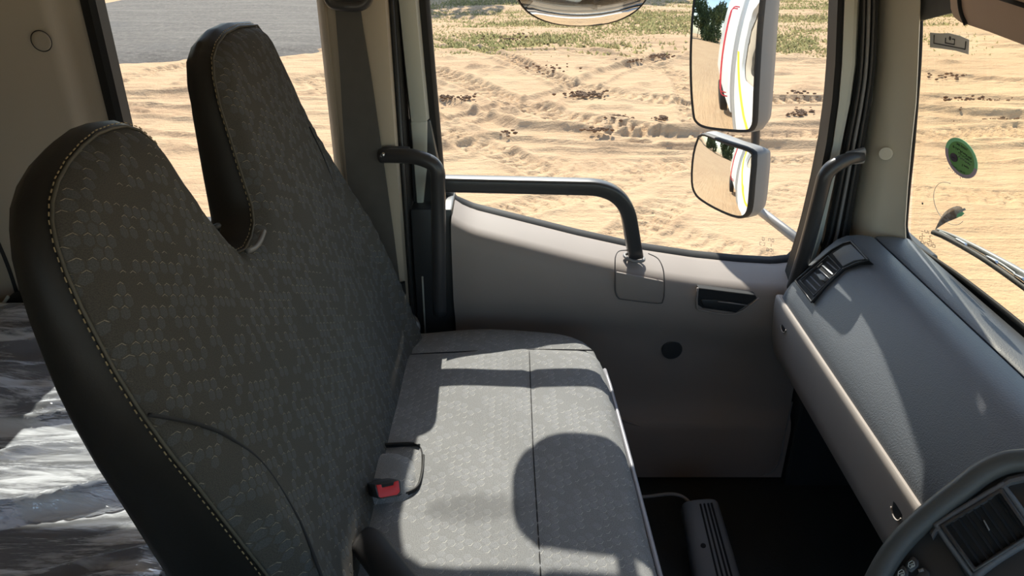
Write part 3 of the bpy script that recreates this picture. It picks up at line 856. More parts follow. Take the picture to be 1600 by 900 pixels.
# windscreen
WP0, WN = (.80, 0, -.606), (1, 0, .19)
win = empty('window_2', (.80, .4, -.62), 'large raked windscreen above the dashboard', 'window', kind='structure')
def wsp(u, v, off=0.0): return pp(u, v, (.80 + off, 0, -.606), WN)
def wxyz(y, z, off=0.0): return Vector((.80 + off - .19 * (z + .606), y, z))
mk('screen_pane', slab([wxyz(1.43, -.66, .004), wxyz(-.54, -.66, .004), wxyz(-.54, .12, .004), wxyz(1.43, .12, .004)], (.005, 0, 0)), MT['glass_screen'], win)
edge_px = [(1450, -170), (1444, -60), (1439.5, 0), (1436, 100), (1426.5, 225), (1420, 290), (1415.5, 345), (1416, 360), (1420, 372), (1430, 384), (1450, 398), (1500, 432), (1560, 478), (1620, 527), (1700, 590)]
lin = [wsp(u, v, -.002) for u, v in edge_px]
mk('screen_seal', tube(smooth_path(lin, 4), .0042, 8), MT['rubber'], win, True)
out_ = [wsp(u - 14, v + (4 if v > 350 else 0), .001) if v < 350 else wsp(u - 6, v + 14, .001) for u, v in edge_px]
mk('screen_border', ribbon([[wsp(u, v, .001) for u, v in edge_px], out_], (.003, 0, 0)), MT['rubber'], win)
mk('header_trim', slab([wsp(1432, 34, -.004), wsp(1482, 21, -.004), wsp(1700, -30, -.004), wsp(1700, -220, -.004), wsp(1432, -190, -.004)], (.004, 0, 0)), plain('shade_band', (.10, .105, .105), .8, .3, 30), win, label='dark grey shade band at the top of the glass')
mkx = MB()
for r_ in range(4):
    for k in range(4):
        u, v = 1433 + k * 6 + r_ * 2, 355 + r_ * 7 + k * 2
        if rr.random() < .2: continue
        a = [wsp(u, v, -.003), wsp(u + 4, v + 1, -.003), wsp(u + 4, v + 5, -.003), wsp(u, v + 4, -.003)]
        for i in range(4):
            if rr.random() < .65: mkx.add(tube([a[i], a[(i + 1) % 4]], .0005, 4))
mk('glass_mark', mkx.vf(), MT['ink'], win, label='small printed maker marks at the corner')
gc = [wsp(1484 + 25 * math.cos(a) + 4 * math.sin(a), 318 + 33 * math.sin(a) + 6 * math.cos(a), -.003) for a in [k * math.pi / 16 for k in range(4, 26)]]
mk('glue_ring', tube(gc, .0006, 5), MT['pillar'], win, True, label='faint ring left by a removed sticker')
mk('chip_spot', disc(wsp(1441, 318, -.003), (-1, 0, -.19), .0022, .001, 10), MT['ink'], win)

# lower front bulkhead below the screen
mk('wall_front', bevel(box(.83, .87, -.6, 1.6, -1.3, -.66), .01), MT['dark_plastic'], label='front bulkhead below the windscreen', cat='wall', kind='structure')

mk('wall_kick', bevel(box(.655, .875, 1.43, 1.60, -1.30, -.655), .006), MT['dark_plastic'], label='dark kick panel between door and bulkhead', cat='wall', kind='structure')

# ------------------------------------------------------------------ dashboard
dash = empty('dashboard', (.65, .5, -1.2), 'dark blue grey dashboard under the windscreen with beige lower edge', 'dashboard')
DP = [(.566, -.752), (.560, -.746), (.560, -.738), (.5645, -.724), (.575, -.703), (.590, -.680), (.608, -.655), (.628, -.629), (.648, -.608), (.666, -.599), (.690, -.597), (.714, -.6005), (.7185, -.603)]
DP2 = [(.7185, -.611), (.7225, -.611)]
DP3 = [(.7225, -.603), (.728, -.600), (.760, -.601), (.788, -.605), (.797, -.612)]
ys_d = [1.418, 1.414, 1.40, 1.36, 1.2, 1.0, .8, .6, .3, 0, -.56]
def dring(prof, y, back=-.09):
    k = 0
    sh = .012 if y > 1.416 else (.004 if y > 1.41 else 0)
    top = [(x + sh * .5, y, z - sh) for x, z in prof]
    return top + [(prof[-1][0], y, prof[-1][1] + back), (prof[0][0] + .02, y, prof[-1][1] + back - .06)]
mk('dash_pad', loft([dring(DP, y) for y in ys_d]), MT['dash'], dash, True, angle=50)
mk('defroster_panel', loft([dring(DP3, y, -.06) for y in ys_d]), MT['dash'], dash, True, angle=50)
mk('panel_gap', box(.7175, .7235, -.56, 1.405, -.66, -.6095), MT['seam'], dash)
# beige ledge and lower panel
lp = [(.552, -.752), (.5525, -.744), (.5555, -.741), (.566, -.742), (.575, -.76), (.60, -.86), (.74, -.89), (.74, -.91), (.585, -.895), (.570, -.885), (.558, -.84), (.552, -.772)]
mk('lower_panel', loft([[(x, y, z) for x, z in lp] for y in (1.425, 1.2, .9, .6, .2, -.56)]), MT['dash_beige'], dash, True, angle=50)
for (u, v) in ((1226, 508), (1403, 796)):
    c = px(u, v, .5535)
    mk('screw_plug', disc(c, (-1, 0, 0), .0155, .003, 24), MT['seam'], dash, True, label='dark screw hole', angle=40)
    mk('plug_rim', tube([c + Vector((-.002, math.cos(a) * .0155, math.sin(a) * .0155)) for a in [math.pi * (1.05 + k / 12 * .8) for k in range(13)]], .0014, 6), MT['dash_beige'], dash, True)
# air vent at the far end, lying in the slope of the pad
VP0, VN = (.608, 0, -.655), Vector((-.074, 0, .074)).normalized() * 1.0
VN = Vector((-.80, 0, .60))
def vp(u, v, h=0.0): return pp(u, v, Vector(VP0) + VN * h, VN)
vent = mk('air_vent', bevel(slab([vp(u, v, .004) for u, v in ((1243, 439), (1262, 422), (1300, 390), (1318, 380), (1330, 377), (1357, 406), (1338, 411), (1318, 420), (1290, 446), (1268, 472))], VN * -.022), .002), MT['seam'], dash, label='black air vent with louvres at the end of the dash')
fro = [(1243, 439), (1262, 422), (1300, 390), (1318, 380), (1330, 377), (1357, 406), (1338, 411), (1318, 420), (1290, 446), (1268, 472)]
mk('vent_frame', tube([vp(u, v, .005) for u, v in fro], .0022, 8, closed=True), MT['handle'], vent, True)
mk('vent_cover', bevel(slab([vp(u, v, .009) for u, v in ((1300, 396), (1318, 384), (1329, 381), (1352, 404), (1334, 407), (1316, 416))], VN * -.008), .002), MT['dash'], vent, True, angle=40)
mk('vent_rim', tube([vp(u, v, .007) for u, v in ((1250, 438), (1294, 400), (1314, 420), (1272, 462))], .0018, 6, closed=True), MT['handle'], vent, True)
for k in range(6):
    t = (k + .5) / 6
    a = Vector((1254, 439)).lerp(Vector((1292, 405)), t); c_ = Vector((1272, 458)).lerp(Vector((1310, 420)), t)
    a, c_ = a + (c_ - a) * .06, a + (c_ - a) * .95
    p, q = vp(a.x, a.y, .006), vp(c_.x, c_.y, .006)
    w = (vp(1292, 405, .006) - vp(1254, 439, .006)) / 6 * .78
    tilt = VN * .007
    mk('louvre', bevel(slab([p, q, q + w - tilt, p + w - tilt], VN * -.002), .0006), plain('louvre_grey', (.19, .21, .24), .35), vent, True, angle=40)
kp = vp(1279, 431, .010)
mk('vent_knob', bevel(slab([vp(u, v, .013) for u, v in ((1275, 428), (1283, 427), (1290, 433), (1287, 438), (1281, 437))], VN * -.009), .001), MT['housing'], vent, True, angle=40)

# ------------------------------------------------------------------ instrument binnacle, lower right
IP0 = ray(1480, 822) * .86
IN = Vector((-.46, -.60, .655)).normalized()
def ip(u, v, h=0.0): return pp(u, v, IP0 + IN * h, IN)
pod = empty('instrument_pod', IP0 + Vector((.2, -.1, -.25)), 'dark instrument binnacle with air vent and window switches, lower right', 'instrument panel')
rim_px = [(1340, 985), (1352, 940), (1364, 905), (1384, 868), (1405, 840), (1432, 813), (1465, 785), (1500, 758), (1530, 735), (1558, 721), (1585, 715), (1640, 713), (1720, 712)]
tail_px = [(1720, 712), (1760, 985)]
face = [ip(u + 6, v + 5, -.012) for u, v in rim_px] + [ip(1760, 985, -.012)]
mk('face_panel', bevel(slab(face, -IN * .10), .004), MT['dark_plastic'], pod, True, angle=40)
mk('padded_rim', tube(smooth_path([ip(u + 4, v + 5, .002) for u, v in rim_px], 5), (.0095), 14, ry=.0125), plain('binnacle_rim', (.075, .082, .082), .45, .06, 12, 500, .3, .0004), pod, True)
st_px = [(1452, 832), (1458, 822), (1469, 813), (1500, 795), (1538, 773), (1560, 755), (1574, 745), (1600, 739), (1650, 737), (1720, 736)]
mk('inner_step', ribbon([[ip(u, v, .004) for u, v in st_px], [ip(u + 3, v + 4, .009) for u, v in st_px], [ip(u + 5, v + 9, .010) for u, v in st_px], [ip(u + 6, v + 12, .003) for u, v in st_px]], -IN * .018), MT['dash'], pod, True, angle=35)
# vent
vq = {'tl': (1478, 822), 'tr': (1562, 771), 'br': (1606, 834), 'bl': (1524, 886)}
def quad(d):
    c = Vector((1542, 828)); return [tuple(c + (Vector(vq[k]) - c) * d) for k in ('tl', 'tr', 'br', 'bl')]
vt = mk('pod_vent', slab([ip(u, v, .004) for u, v in quad(1.0)], -IN * .012), MT['seam'], pod, label='black louvred vent in the binnacle')
def qring(d, h): return [ip(u, v, h) for u, v in quad(d)]
mk('vent_frame', bevel(ring_mesh([qring(1.18, .004), qring(1.16, .012), qring(1.02, .013), qring(1.0, .004)]), .0015), MT['handle'], vt, True, angle=35)
mk('vent_bezel', tube(resample(qring(1.25, .006), .02), .0035, 10, closed=True), MT['dash'], vt, True)
for k in range(7):
    t = (k + .6) / 7.2
    a = Vector(quad(1)[0]).lerp(Vector(quad(1)[1]), t); c_ = Vector(quad(1)[3]).lerp(Vector(quad(1)[2]), t)
    p, q = ip(a.x, a.y, .010), ip(c_.x, c_.y, .010)
    w = (ip(*quad(1)[1], .006) - ip(*quad(1)[0], .006)) / 7 * .35
    mk('louvre', slab([p, q, q + w - IN * .005, p + w - IN * .005], -IN * .0012), MT['dark_plastic'], vt)
mk('vent_knob', bevel(slab([ip(u, v, .014) for u, v in ((1536, 813), (1538, 812), (1547, 828), (1545, 830))], -IN * .006), .0005), MT['housing'], vt)
# switches with a window pictogram
for (u, v) in ((1424, 882), (1408, 896), (1441, 900)):
    s = bevel(slab([ip(u + a, v + b_, .002) for a, b_ in ((-9, -2), (2, -14), (12, -6), (12, 4), (0, 14), (-9, 8))], -IN * .014), .002)
    sw = mk('window_switch', s, MT['dark_plastic'], pod, True, angle=40)
    if (u, v) != (1441, 900):
        ic = MB()
        q = [(u - 5, v + 3), (u - 4, v - 3), (u + 1, v - 6), (u + 4, v - 4), (u + 5, v + 2), (u - 2, v + 6)]
        ic.add(tube([ip(a, b_, .0035) for a, b_ in q], .0006, 5, closed=True))
        ic.add(tube([ip(u - 4, v + 1, .0035), ip(u + 4, v - 2.5, .0035)], .0005, 5))
        ic.add(tube([ip(u - 1, v + 3, .0035), ip(u + 3, v + 1, .0035)], .0008, 5))
        mk('window_icon', ic.vf(), MT['icon'], sw)
    else:
        mk('switch_cap', tube([ip(u - 6, v - 8, .003), ip(u + 2, v - 10, .003)], .002, 8), MT['housing'], sw, True)
mk('pod_gap', tube([ip(1470, 828, .004), ip(1500, 878, .004), ip(1530, 930, .004)], .003, 8), MT['seam'], pod, True)
mk('lower_ridge', tube(smooth_path([ip(1520, 902, .005), ip(1560, 872, .006), ip(1620, 836, .006), ip(1700, 790, .006)], 4), .005, 10), MT['dash'], pod, True)

# ------------------------------------------------------------------ passenger bench seat
seat = empty('passenger_seat', (-.05, 1.0, -1.26), 'dark double passenger seat with hexagon pattern fabric and twin tall backrests', 'seat')
A0, B0 = -.4545, -.303
BN = Vector((1, 0, -B0)).normalized()
def xp(z): return A0 + B0 * z
def bpl(u, v): return pp(u, v, (A0, 0, 0), (1, 0, -B0))
near_px = [(520, 1030), (472, 955), (440, 900), (392, 838), (330, 757), (285, 700), (240, 636), (205, 580), (178, 530), (150, 475), (128, 425), (112, 380), (104, 340), (104, 310), (112, 278), (128, 248), (150, 222), (172, 204), (195, 195), (215, 192), (236, 199), (258, 218), (290, 268), (320, 312), (345, 346), (368, 376), (386, 391), (398, 385), (407, 366), (411, 345), (408, 318), (399, 290), (386, 250), (372, 205), (358, 160), (349, 118), (347, 88), (353, 66), (366, 48), (386, 38)]
out2 = []
for u, v in near_px:
    p = bpl(u, v); out2.append((p.y, p.z))
far = [(1.30, -.182), (1.318, -.205), (1.325, -.26), (1.335, -.34), (1.352, -.44), (1.372, -.54), (1.385, -.64), (1.388, -.74), (1.38, -.84), (1.36, -.92), (.70, -.93)]
out2 = [q for q in out2] + far
def bolster(a, b):   # forward swell of lower side bolsters
    s1 = math.exp(-((a - 1.36) / .06) ** 2) * max(0, min(1, (-.30 - b) / .25)) * .026
    s2 = math.exp(-((a - .60) / .07) ** 2) * max(0, min(1, (-.52 - b) / .12)) * .028
    return s1 + s2
def bh(a, b, d):
    t = min(1.0, d / .035)
    r = .016 * (math.sqrt(max(0, 1 - (1 - t) ** 2)) - 1)
    crown = .010 * min(1, d / .12)
    gs = .006 * math.exp(-((a - 1.315 + .05 * max(0, -b - .45)) / .006) ** 2) * (1 if -.78 < b < -.30 else 0)
    return r + crown + bolster(a, b) * min(1, d / .03) - gs
BMAP = lambda a, b, c: Vector((xp(b), a, b)) + BN * c
bv_, bf_, buv, rim, rim2 = pillow(out2, .014, BMAP, bh)
backrest = mk('backrest', (bv_, bf_), MT['fabric_back'], seat, True, uv=[(b / .957, a) for a, b in buv], label='patterned dark fabric front of the backrest')
def thick(z): return .041 + max(0, min(1, (-.24 - z) / .50)) * .085
n = len(rim)
rings = []
rp = offset_poly(rim2, .007)
def ringat(k, off):
    o_ = offset_poly(rim2, off)
    return [BMAP(a, b, -.016 - k * thick(b)) for a, b in o_]
rings = [[bv_[i] for i in rim], ringat(.06, .004), ringat(.2, .0095), ringat(.5, .012), ringat(.8, .008), ringat(.95, -.002), ringat(1.0, -.014)]
sv, sf = loft(rings, cap=False)
# close the back
bk = [BMAP(a, b, -.016 - thick(b)) for a, b in offset_poly(rim2, -.014)]
base_i = len(rings) - 1
sf = list(sf)
tri2 = delaunay_2d_cdt([Vector(q) for q in offset_poly(rim2, -.014)], [(i, (i + 1) % n) for i in range(n)], [tuple(range(n))], 1, 1e-6)
MBk = MB().add((sv, sf))
MBk.add(([BMAP(q.x, q.y, -.016 - thick(q.y)) for q in tri2[0]], [tuple(f) for f in tri2[2]]))
mk('side_cover', MBk.vf(), MT['vinyl'], seat, True, label='black vinyl sides and back of the backrest', angle=70)
# stitching: pale dashes just outside the fabric edge, and a cord
st = MB()
path = resample([Vector((q[0], q[1])) for q in offset_poly(rim2, .0042)], .0042)
cnt = 0
for i in range(0, len(path) - 1, 2):
    a, b_ = path[i], path[i + 1]
    if a.x > 1.29 or a.y < -.90: continue
    pa, pb = BMAP(a.x, a.y, -.0115 - .05 * thick(a.y)), BMAP(b_.x, b_.y, -.0115 - .05 * thick(b_.y))
    st.add(tube([pa, pb], .00065, 4))
mk('stitching', st.vf(), MT['thread'], seat, label='pale tan dashed stitching', kind='stuff')
cord = [BMAP(a, b, -.0135) for a, b in offset_poly(rim2, .0005)]
cord = [p for p in cord if p.z > -.95]
mk('edge_cord', tube(cord, .0018, 6, closed=True), plain('dark_cord', (.075, .068, .05), .6), seat, True)
# seams
def bl(pts, c): return [BMAP(a, b, c + bh(a, b, .1)) for a, b in pts]
sm = smooth_path([Vector((p.y, p.z)).to_3d() for p in (bpl(478, 200), bpl(500, 250), bpl(530, 330), bpl(562, 410), bpl(590, 480), bpl(606, 540))], 5)
mk('outer_seam', tube([BMAP(min(q.x, 1.34), q.y, bh(min(q.x, 1.34), q.y, .06) + .0005) for q in sm], .0016, 6), MT['seam'], seat, True)
sm = smooth_path([Vector((p.y, p.z)).to_3d() for p in (bpl(226, 650), bpl(262, 656), bpl(305, 665), bpl(350, 684), bpl(395, 722), bpl(430, 780), bpl(455, 850), bpl(470, 930))], 5)
mk('bolster_seam', tube([BMAP(q.x, q.y, bh(q.x, q.y, .05) + .0005) for q in sm], .0022, 6), MT['seam'], seat, True)
# wrinkled gather in the notch
gp_ = [bpl(u, v) for u, v in ((356, 352), (364, 346), (372, 352))]
mk('notch_tab', tube([gp_[0] - BN * .03, gp_[1] - BN * .02, gp_[2] - BN * .03], .004, 8), MT['vinyl'], seat, True)
mk('notch_piping', tube(smooth_path([bpl(384, 393) + BN * .002, bpl(393, 389) + BN * .004, bpl(402, 378) + BN * .004, bpl(409, 362) + BN * .003], 4), .0035, 8), plain('notch_piping', (.16, .15, .14), .5), seat, True)
# cushion
ZC = -.80
cpts = [(-.34, .58), (.206, .58), (.2005, .73), (.192, 1.0), (.183, 1.22), (.178, 1.28), (.166, 1.33), (.144, 1.365), (.11, 1.39), (.06, 1.402), (-.05, 1.405), (-.20, 1.402), (-.34, 1.40)]
cpts = [tuple(q)[:2] for q in smooth_path([Vector((a, b, 0)) for a, b in cpts[1:]], 4)] + [(-.34, .58)]
def ch(a, b, d):
    t = min(1.0, d / .045)
    r = .030 * (math.sqrt(max(0, 1 - (1 - t) ** 2)) - 1)
    z = r + .008 * math.sin(max(0, min(1, (a + .25) / .45)) * math.pi)
    far_ = max(0, min(1, (b - 1.295) / .12)); z -= .012 * far_ ** 2
    z -= .0045 * math.exp(-((b - 1.293 - .01 * math.sin(a * 6)) / .006) ** 2)
    xs_ = .034 + .035 * max(0, 1.0 - b) * .4
    z -= .0035 * math.exp(-((a - xs_) / .006) ** 2) * (1 if b < 1.29 else 0)
    # worn hollow near the buckle
    z += .0025 * math.sin(a * 23 + b * 9) * math.sin(b * 17)
    return z
CMAP = lambda a, b, c: Vector((a, b, ZC + c))
cv_, cf_, cuv, crim, crim2 = pillow(cpts, .014, CMAP, ch)
mk('cushion', (cv_, cf_), MT['fabric'], seat, True, uv=[(b, a) for a, b in cuv], label='grey hexagon patterned seat cushion')
rings = [[cv_[i] for i in crim]] + [[CMAP(a, b, z) for a, b in offset_poly(crim2, d)] for d, z in ((.002, -.034), (.006, -.045), (.008, -.09), (.004, -.14), (-.02, -.155))]
v_, f_ = loft(rings, cap=False); f_ = list(f_) + [tuple(range(len(v_) - len(crim), len(v_)))]
mk('cushion_side', (v_, f_), MT['vinyl'], seat, True, label='black vinyl sides of the cushion', angle=60)
pipe = [CMAP(a, b, -.031) for a, b in offset_poly(crim2, .003) if a > .02]
pipe.sort(key=lambda p: p.y - (0 if p.x > .17 else .2 * (.17 - p.x) * -4))
mk('cushion_piping', tube(resample([CMAP(a, b, -.0295) for a, b in offset_poly([(.206, .60), (.2005, .73), (.192, 1.0), (.183, 1.22), (.179, 1.27)][::1] + [(-.3, 1.27), (-.3, .6)], .0035)[0:5]], .03, False), .0038, 8), MT['piping'], seat, True, label='pale piping along the front edge')
def cs(pts, c=.0008): return [CMAP(a, b, ch(a, b, .2) + c) for a, b in pts]
mk('cross_seam', tube(cs([(-.2 + .36 * k / 24, 1.293 + .01 * math.sin((-.2 + .36 * k / 24) * 6)) for k in range(25)]), .0014, 6), MT['seam'], seat, True)
mk('long_seam', tube(cs([(.034 + .035 * max(0, 1.0 - b) * .4, b) for b in [.62 + .667 * k / 30 for k in range(31)]], .0014), .0010, 6), MT['seam'], seat, True)
# buckle flap and its gap
fl = [pz(u, v, ZC + .012) for u, v in ((560, 712), (600, 705), (632, 706), (648, 716), (652, 740), (648, 764), (630, 776), (560, 784))]
fpl = [(p.x, p.y) for p in fl]
fv, ff, fuv, _, _ = pillow(fpl, .012, lambda a, b, c: Vector((a, b, ZC + .020 + c)), roundh(.03, .018))
mk('buckle_flap', (fv, ff), MT['fabric'], seat, True, uv=[(b, a) for a, b in fuv])
mk('flap_gap', tube(smooth_path([CMAP(p.x, p.y, .006) for p in [pz(u, v, ZC) for u, v in ((575, 704), (640, 702), (658, 706), (660, 740), (654, 768), (636, 778))]], 4), .0016, 8), MT['seam'], seat, True)
mk('flap_fold', tube(smooth_path([CMAP(p.x, p.y, .010) for p in [pz(u, v, ZC) for u, v in ((590, 703), (640, 701), (656, 704))]], 4), .003, 8), MT['vinyl'], seat, True)
# plinth
mk('seat_base', bevel(box(-.34, .13, .62, 1.38, -1.255, -.955), .012), MT['dark_plastic'], seat, True, angle=40)
# recliner boss at the outer hinge
mk('recliner_boss', disc(py(641, 512, 1.42) + Vector((0, 0, 0)), (.25, -1, .2), .022, .03, 24, .006), MT['housing'], seat, True, angle=50)
mk('hinge_clip', bevel(slab([py(u, v, 1.428) for u, v in ((622, 444), (632, 442), (634, 462), (630, 468), (624, 466))], (0, .012, 0)), .002), MT['rubber'], seat, True, angle=40)

# seat belt buckle
bc = pz(603, 764, ZC + .050)
bk_ = empty('seat_belt_buckle', bc + Vector((-.03, 0, -.05)), 'black seat belt buckle with red release button on the cushion', 'buckle')
e1 = Vector((.40, -.72, .57)).normalized(); e2 = Vector((.9, .4, .06)); e2 = (e2 - e1 * e2.dot(e1)).normalized(); e3 = e1.cross(e2)
def bkbox(x0, x1, y0, y1, z0, z1):
    v, f = box(x0, x1, y0, y1, z0, z1); return [bc + e1 * p[0] + e2 * p[1] + e3 * p[2] for p in v], f
def bkpt(u, v, h): return pp(u, v, bc + e1 * h, e1)
hous = [ (575, 760), (588, 754), (622, 749), (627, 753), (626, 772), (618, 777), (590, 781), (580, 775)]
fpts = [(585, 757), (623, 749), (627, 752), (627, 770), (623, 775), (594, 780), (590, 778), (586, 762)]
ft = [bkpt(u, v, 0) for u, v in fpts]
mk('buckle_housing', bevel(slab(ft, -e1 * .062), .003), MT['handle'], bk_, True, angle=40)
rb = [bkpt(u, v, .0015) for u, v in ((588, 758), (596, 757), (597, 762), (615, 758), (616, 753), (623, 751), (625, 768), (621, 773), (595, 778), (592, 776))]
mk('release_button', bevel(slab(rb, -e1 * .006), .001), MT['red_button'], bk_, True, label='red release button', angle=40)
mk('buckle_slot', slab([bkpt(u, v, .001) for u, v in ((597, 757), (614, 754), (614, 758), (598, 761))], -e1 * .003), MT['seam'], bk_)
mk('buckle_stalk', tube([bc - e1 * .055, bc - e1 * .08 - Vector((.02, 0, .0)), bc - e1 * .09 - Vector((.06, 0, .03))], .010, 10, ry=.016), MT['rubber'], bk_, True)
# second belt end, dark strap sleeve at the bottom
sl = smooth_path([pz(560, 842, ZC + .03), pz(574, 848, ZC + .03), pz(592, 870, ZC + .03), pz(612, 897, ZC + .026), pz(640, 930, ZC + .02)], 5)
mk('belt_sleeve', tube(sl, [.007 + .006 * min(1, k / 8) for k in range(len(sl))], 12, ry=.024), MT['rubber'], None, True, label='dark vinyl belt sleeve lying on the cushion below the buckle', cat='seat belt')
# thin cord beside the flap
mk('flap_cord', tube(smooth_path([CMAP(p.x, p.y, .009) for p in [pz(u, v, ZC) for u, v in ((662, 718), (660, 745), (652, 768), (630, 779), (606, 783))]], 5), .0022, 6), MT['rubber'], seat, True)

# seat belt webbing on the pillar
sb = empty('seat_belt', py(600, 400, 1.43), 'dark seat belt webbing hanging down the beige door pillar', 'seat belt')
lft = [py(523, -60, 1.437), py(524, 15, 1.437), py(531, 110, 1.437), (py(538, 225, 1.437)), py(548, 330, 1.437), py(566, 440, 1.437), py(572, 520, 1.437)]
rgt = [py(560, -60, 1.437), py(563, 15, 1.437), py(580, 120, 1.437), (py(595, 225, 1.437)), py(610, 330, 1.437), py(624, 440, 1.437), py(630, 520, 1.437)]
mk('webbing', ribbon([smooth_path(lft, 3), smooth_path(rgt, 3)], (0, .004, 0)), MT['webbing'], sb, True, angle=40)
mk('belt_guide', tube(fillet([py(512, -20, 1.425), py(514, 6, 1.425), py(540, 11, 1.42), py(572, 9, 1.425), py(580, -20, 1.425)], .02, 5), .009, 10), MT['handle'], sb, True, label='black belt guide loop')

# ------------------------------------------------------------------ grab handles
gh = empty('grab_handle', py(690, 480, 1.44), 'curved black grab handle on the pillar behind the door window', 'grab handle')
hp = fillet([py(596, 243, 1.440), py(610, 243, 1.432), py(650, 244, 1.415), py(684, 258, 1.408), py(685, 330, 1.41), py(687, 490, 1.435)], .06, 8)
hp = resample(hp, .018, False)
mk('handle_bar', tube(hp, .0145, 14, ry=.0145), MT['handle'], gh, True)
mk('handle_plate', bevel(slab([py(u, v, 1.4335) for u, v in ((594, 233), (602, 230), (640, 232), (640, 252), (604, 254), (595, 250))], (0, .016, 0)), .004), MT['handle'], gh, True, angle=40)
mk('bolt', disc(py(599, 242, 1.4255), (0, -1, 0), .0055, .008, 16, .002), MT['chrome'], gh, True, label='bright bolt head', angle=40)
ga = empty('grab_handle', py(1252, 430, 1.42), 'curved black grab handle on the front pillar above the dash vent', 'grab handle')
hp = fillet([py(1346, 244, 1.425), py(1322, 249, 1.415), py(1291, 266, 1.405), py(1280, 310, 1.405), py(1262, 380, 1.405), py(1240, 450, 1.425)], .05, 8)
hp = resample(hp, .015, False)
mk('handle_bar', tube(hp, [.0115 + .003 * min(1, k / 10) for k in range(len(hp))], 14), MT['handle'], ga, True)
mk('handle_plate', bevel(slab([py(u, v, 1.418) for u, v in ((1322, 240), (1352, 232), (1354, 236), (1351, 256), (1324, 259))], (.004, .014, 0)), .003), MT['housing'], ga, True, angle=40)

# ------------------------------------------------------------------ outside mirrors
def mirror_head(name, label, outline, c0, n, R, hous_px, depth, pxshift=(0, 0)):
    n = Vector(n).normalized()
    t = empty(name, c0 - n * depth + Vector((0, 0, -.1)), label, 'mirror')
    ex = Vector((0, 0, 1)).cross(n).normalized(); ey = n.cross(ex)
    pts = [pp(u, v, c0, n) for u, v in outline]
    loc2 = [((p - c0).dot(ex), (p - c0).dot(ey)) for p in pts]
    loc2 = [tuple(q)[:2] for q in smooth_path([Vector((a, b, 0)) for a, b in loc2 + [loc2[0]]], 3)[:-1]]
    loc2 = ccw(loc2)
    cx = sum(a for a, b in loc2) / len(loc2); cy = sum(b for a, b in loc2) / len(loc2)
    mp_ = lambda a, b, c: c0 + ex * a + ey * b + n * c
    hf = lambda a, b, d: -((a - cx) ** 2 + (b - cy) ** 2) / (2 * R) + .002
    v, f, _, _, r2 = pillow(loc2, .02, mp_, hf)
    fz = lambda a, b: -((a - cx) ** 2 + (b - cy) ** 2) / (2 * R)
    mk('mirror_glass', (v, f), MT['mirror'], t, True, label='convex mirror glass')
    def rg(off, dz, sc=1.0):
        q = offset_poly(r2, off)
        return [mp_(cx + (a - cx) * sc, cy + (b - cy) * sc, fz(a, b) * (1 if dz > -.02 else .5) + dz) for a, b in q]
    mk('mirror_rim', loft([rg(-.003, .003), rg(.002, .005), rg(.0045, .001), rg(.0045, -.012), rg(-.003, -.010)], cap=False, loop=True), MT['rubber'], t, True, angle=50)
    hv, hf_ = loft([rg(.004, -.008), rg(.006, -.03), rg(.006, -depth * .55), rg(.002, -depth * .85, .95), rg(0, -depth, .78)], cap=False)
    hf_ = list(hf_) + [tuple(range(len(hv) - len(r2), len(hv)))]
    mk('mirror_housing', (hv, hf_), MT['housing'], t, True, angle=55)
    return t
def refl_normal(u, v, r):
    d = ray(u, v).normalized(); return (Vector(r).normalized() - d).normalized()
o_up = [(1092, -52), (1084, -36), (1080, 0), (1078, 100), (1078, 175), (1082, 192), (1096, 200), (1125, 204), (1158, 206), (1168, 200), (1173, 180), (1180, 100), (1185, 0), (1186, -36), (1180, -50), (1140, -56)]
n1 = refl_normal(1125, 60, (-.995, -.07, -.075))
mirror_head('side_mirror', 'tall upright truck side mirror outside the door window', o_up, py(1128, 60, 2.02), n1, 1.0, None, .105)
o_lo = [(1085, 214), (1079, 240), (1077, 285), (1082, 303), (1094, 314), (1125, 331), (1148, 340), (1160, 336), (1166, 318), (1170, 280), (1171, 250), (1166, 237), (1130, 224), (1096, 212)]
n2 = refl_normal(1125, 262, (-.95, .10, -.22))
mirror_head('wide_angle_mirror', 'small wide angle mirror below the tall side mirror', o_lo, py(1124, 275, 2.02), n2, .5, None, .095)
br = empty('mirror_bracket', py(1260, 388, 1.66), 'dark tubular bracket carrying the two outside mirrors', 'mirror bracket')
mk('pole', tube([py(1186, -160, 2.17), py(1184, 100, 2.17), py(1179, 260, 2.17), py(1177, 310, 2.17)], .0125, 12), MT['handle'], br, True)
mk('lower_arm', tube(fillet([py(1176, 316, 2.17), py(1186, 328, 2.12), py(1272, 394, 1.67)], .03, 5), .013, 12), MT['housing'], br, True)
mk('upper_arm', tube([py(1186, -158, 2.17), py(1330, -130, 1.66)], .013, 12), MT['housing'], br, True)
mk('clamp_knob', bevel(slab([py(u, v, 2.06) for u, v in ((1196, 76), (1204, 74), (1207, 82), (1207, 100), (1203, 107), (1196, 106))], (0, .05, 0)), .006), MT['handle'], br, True, angle=40)
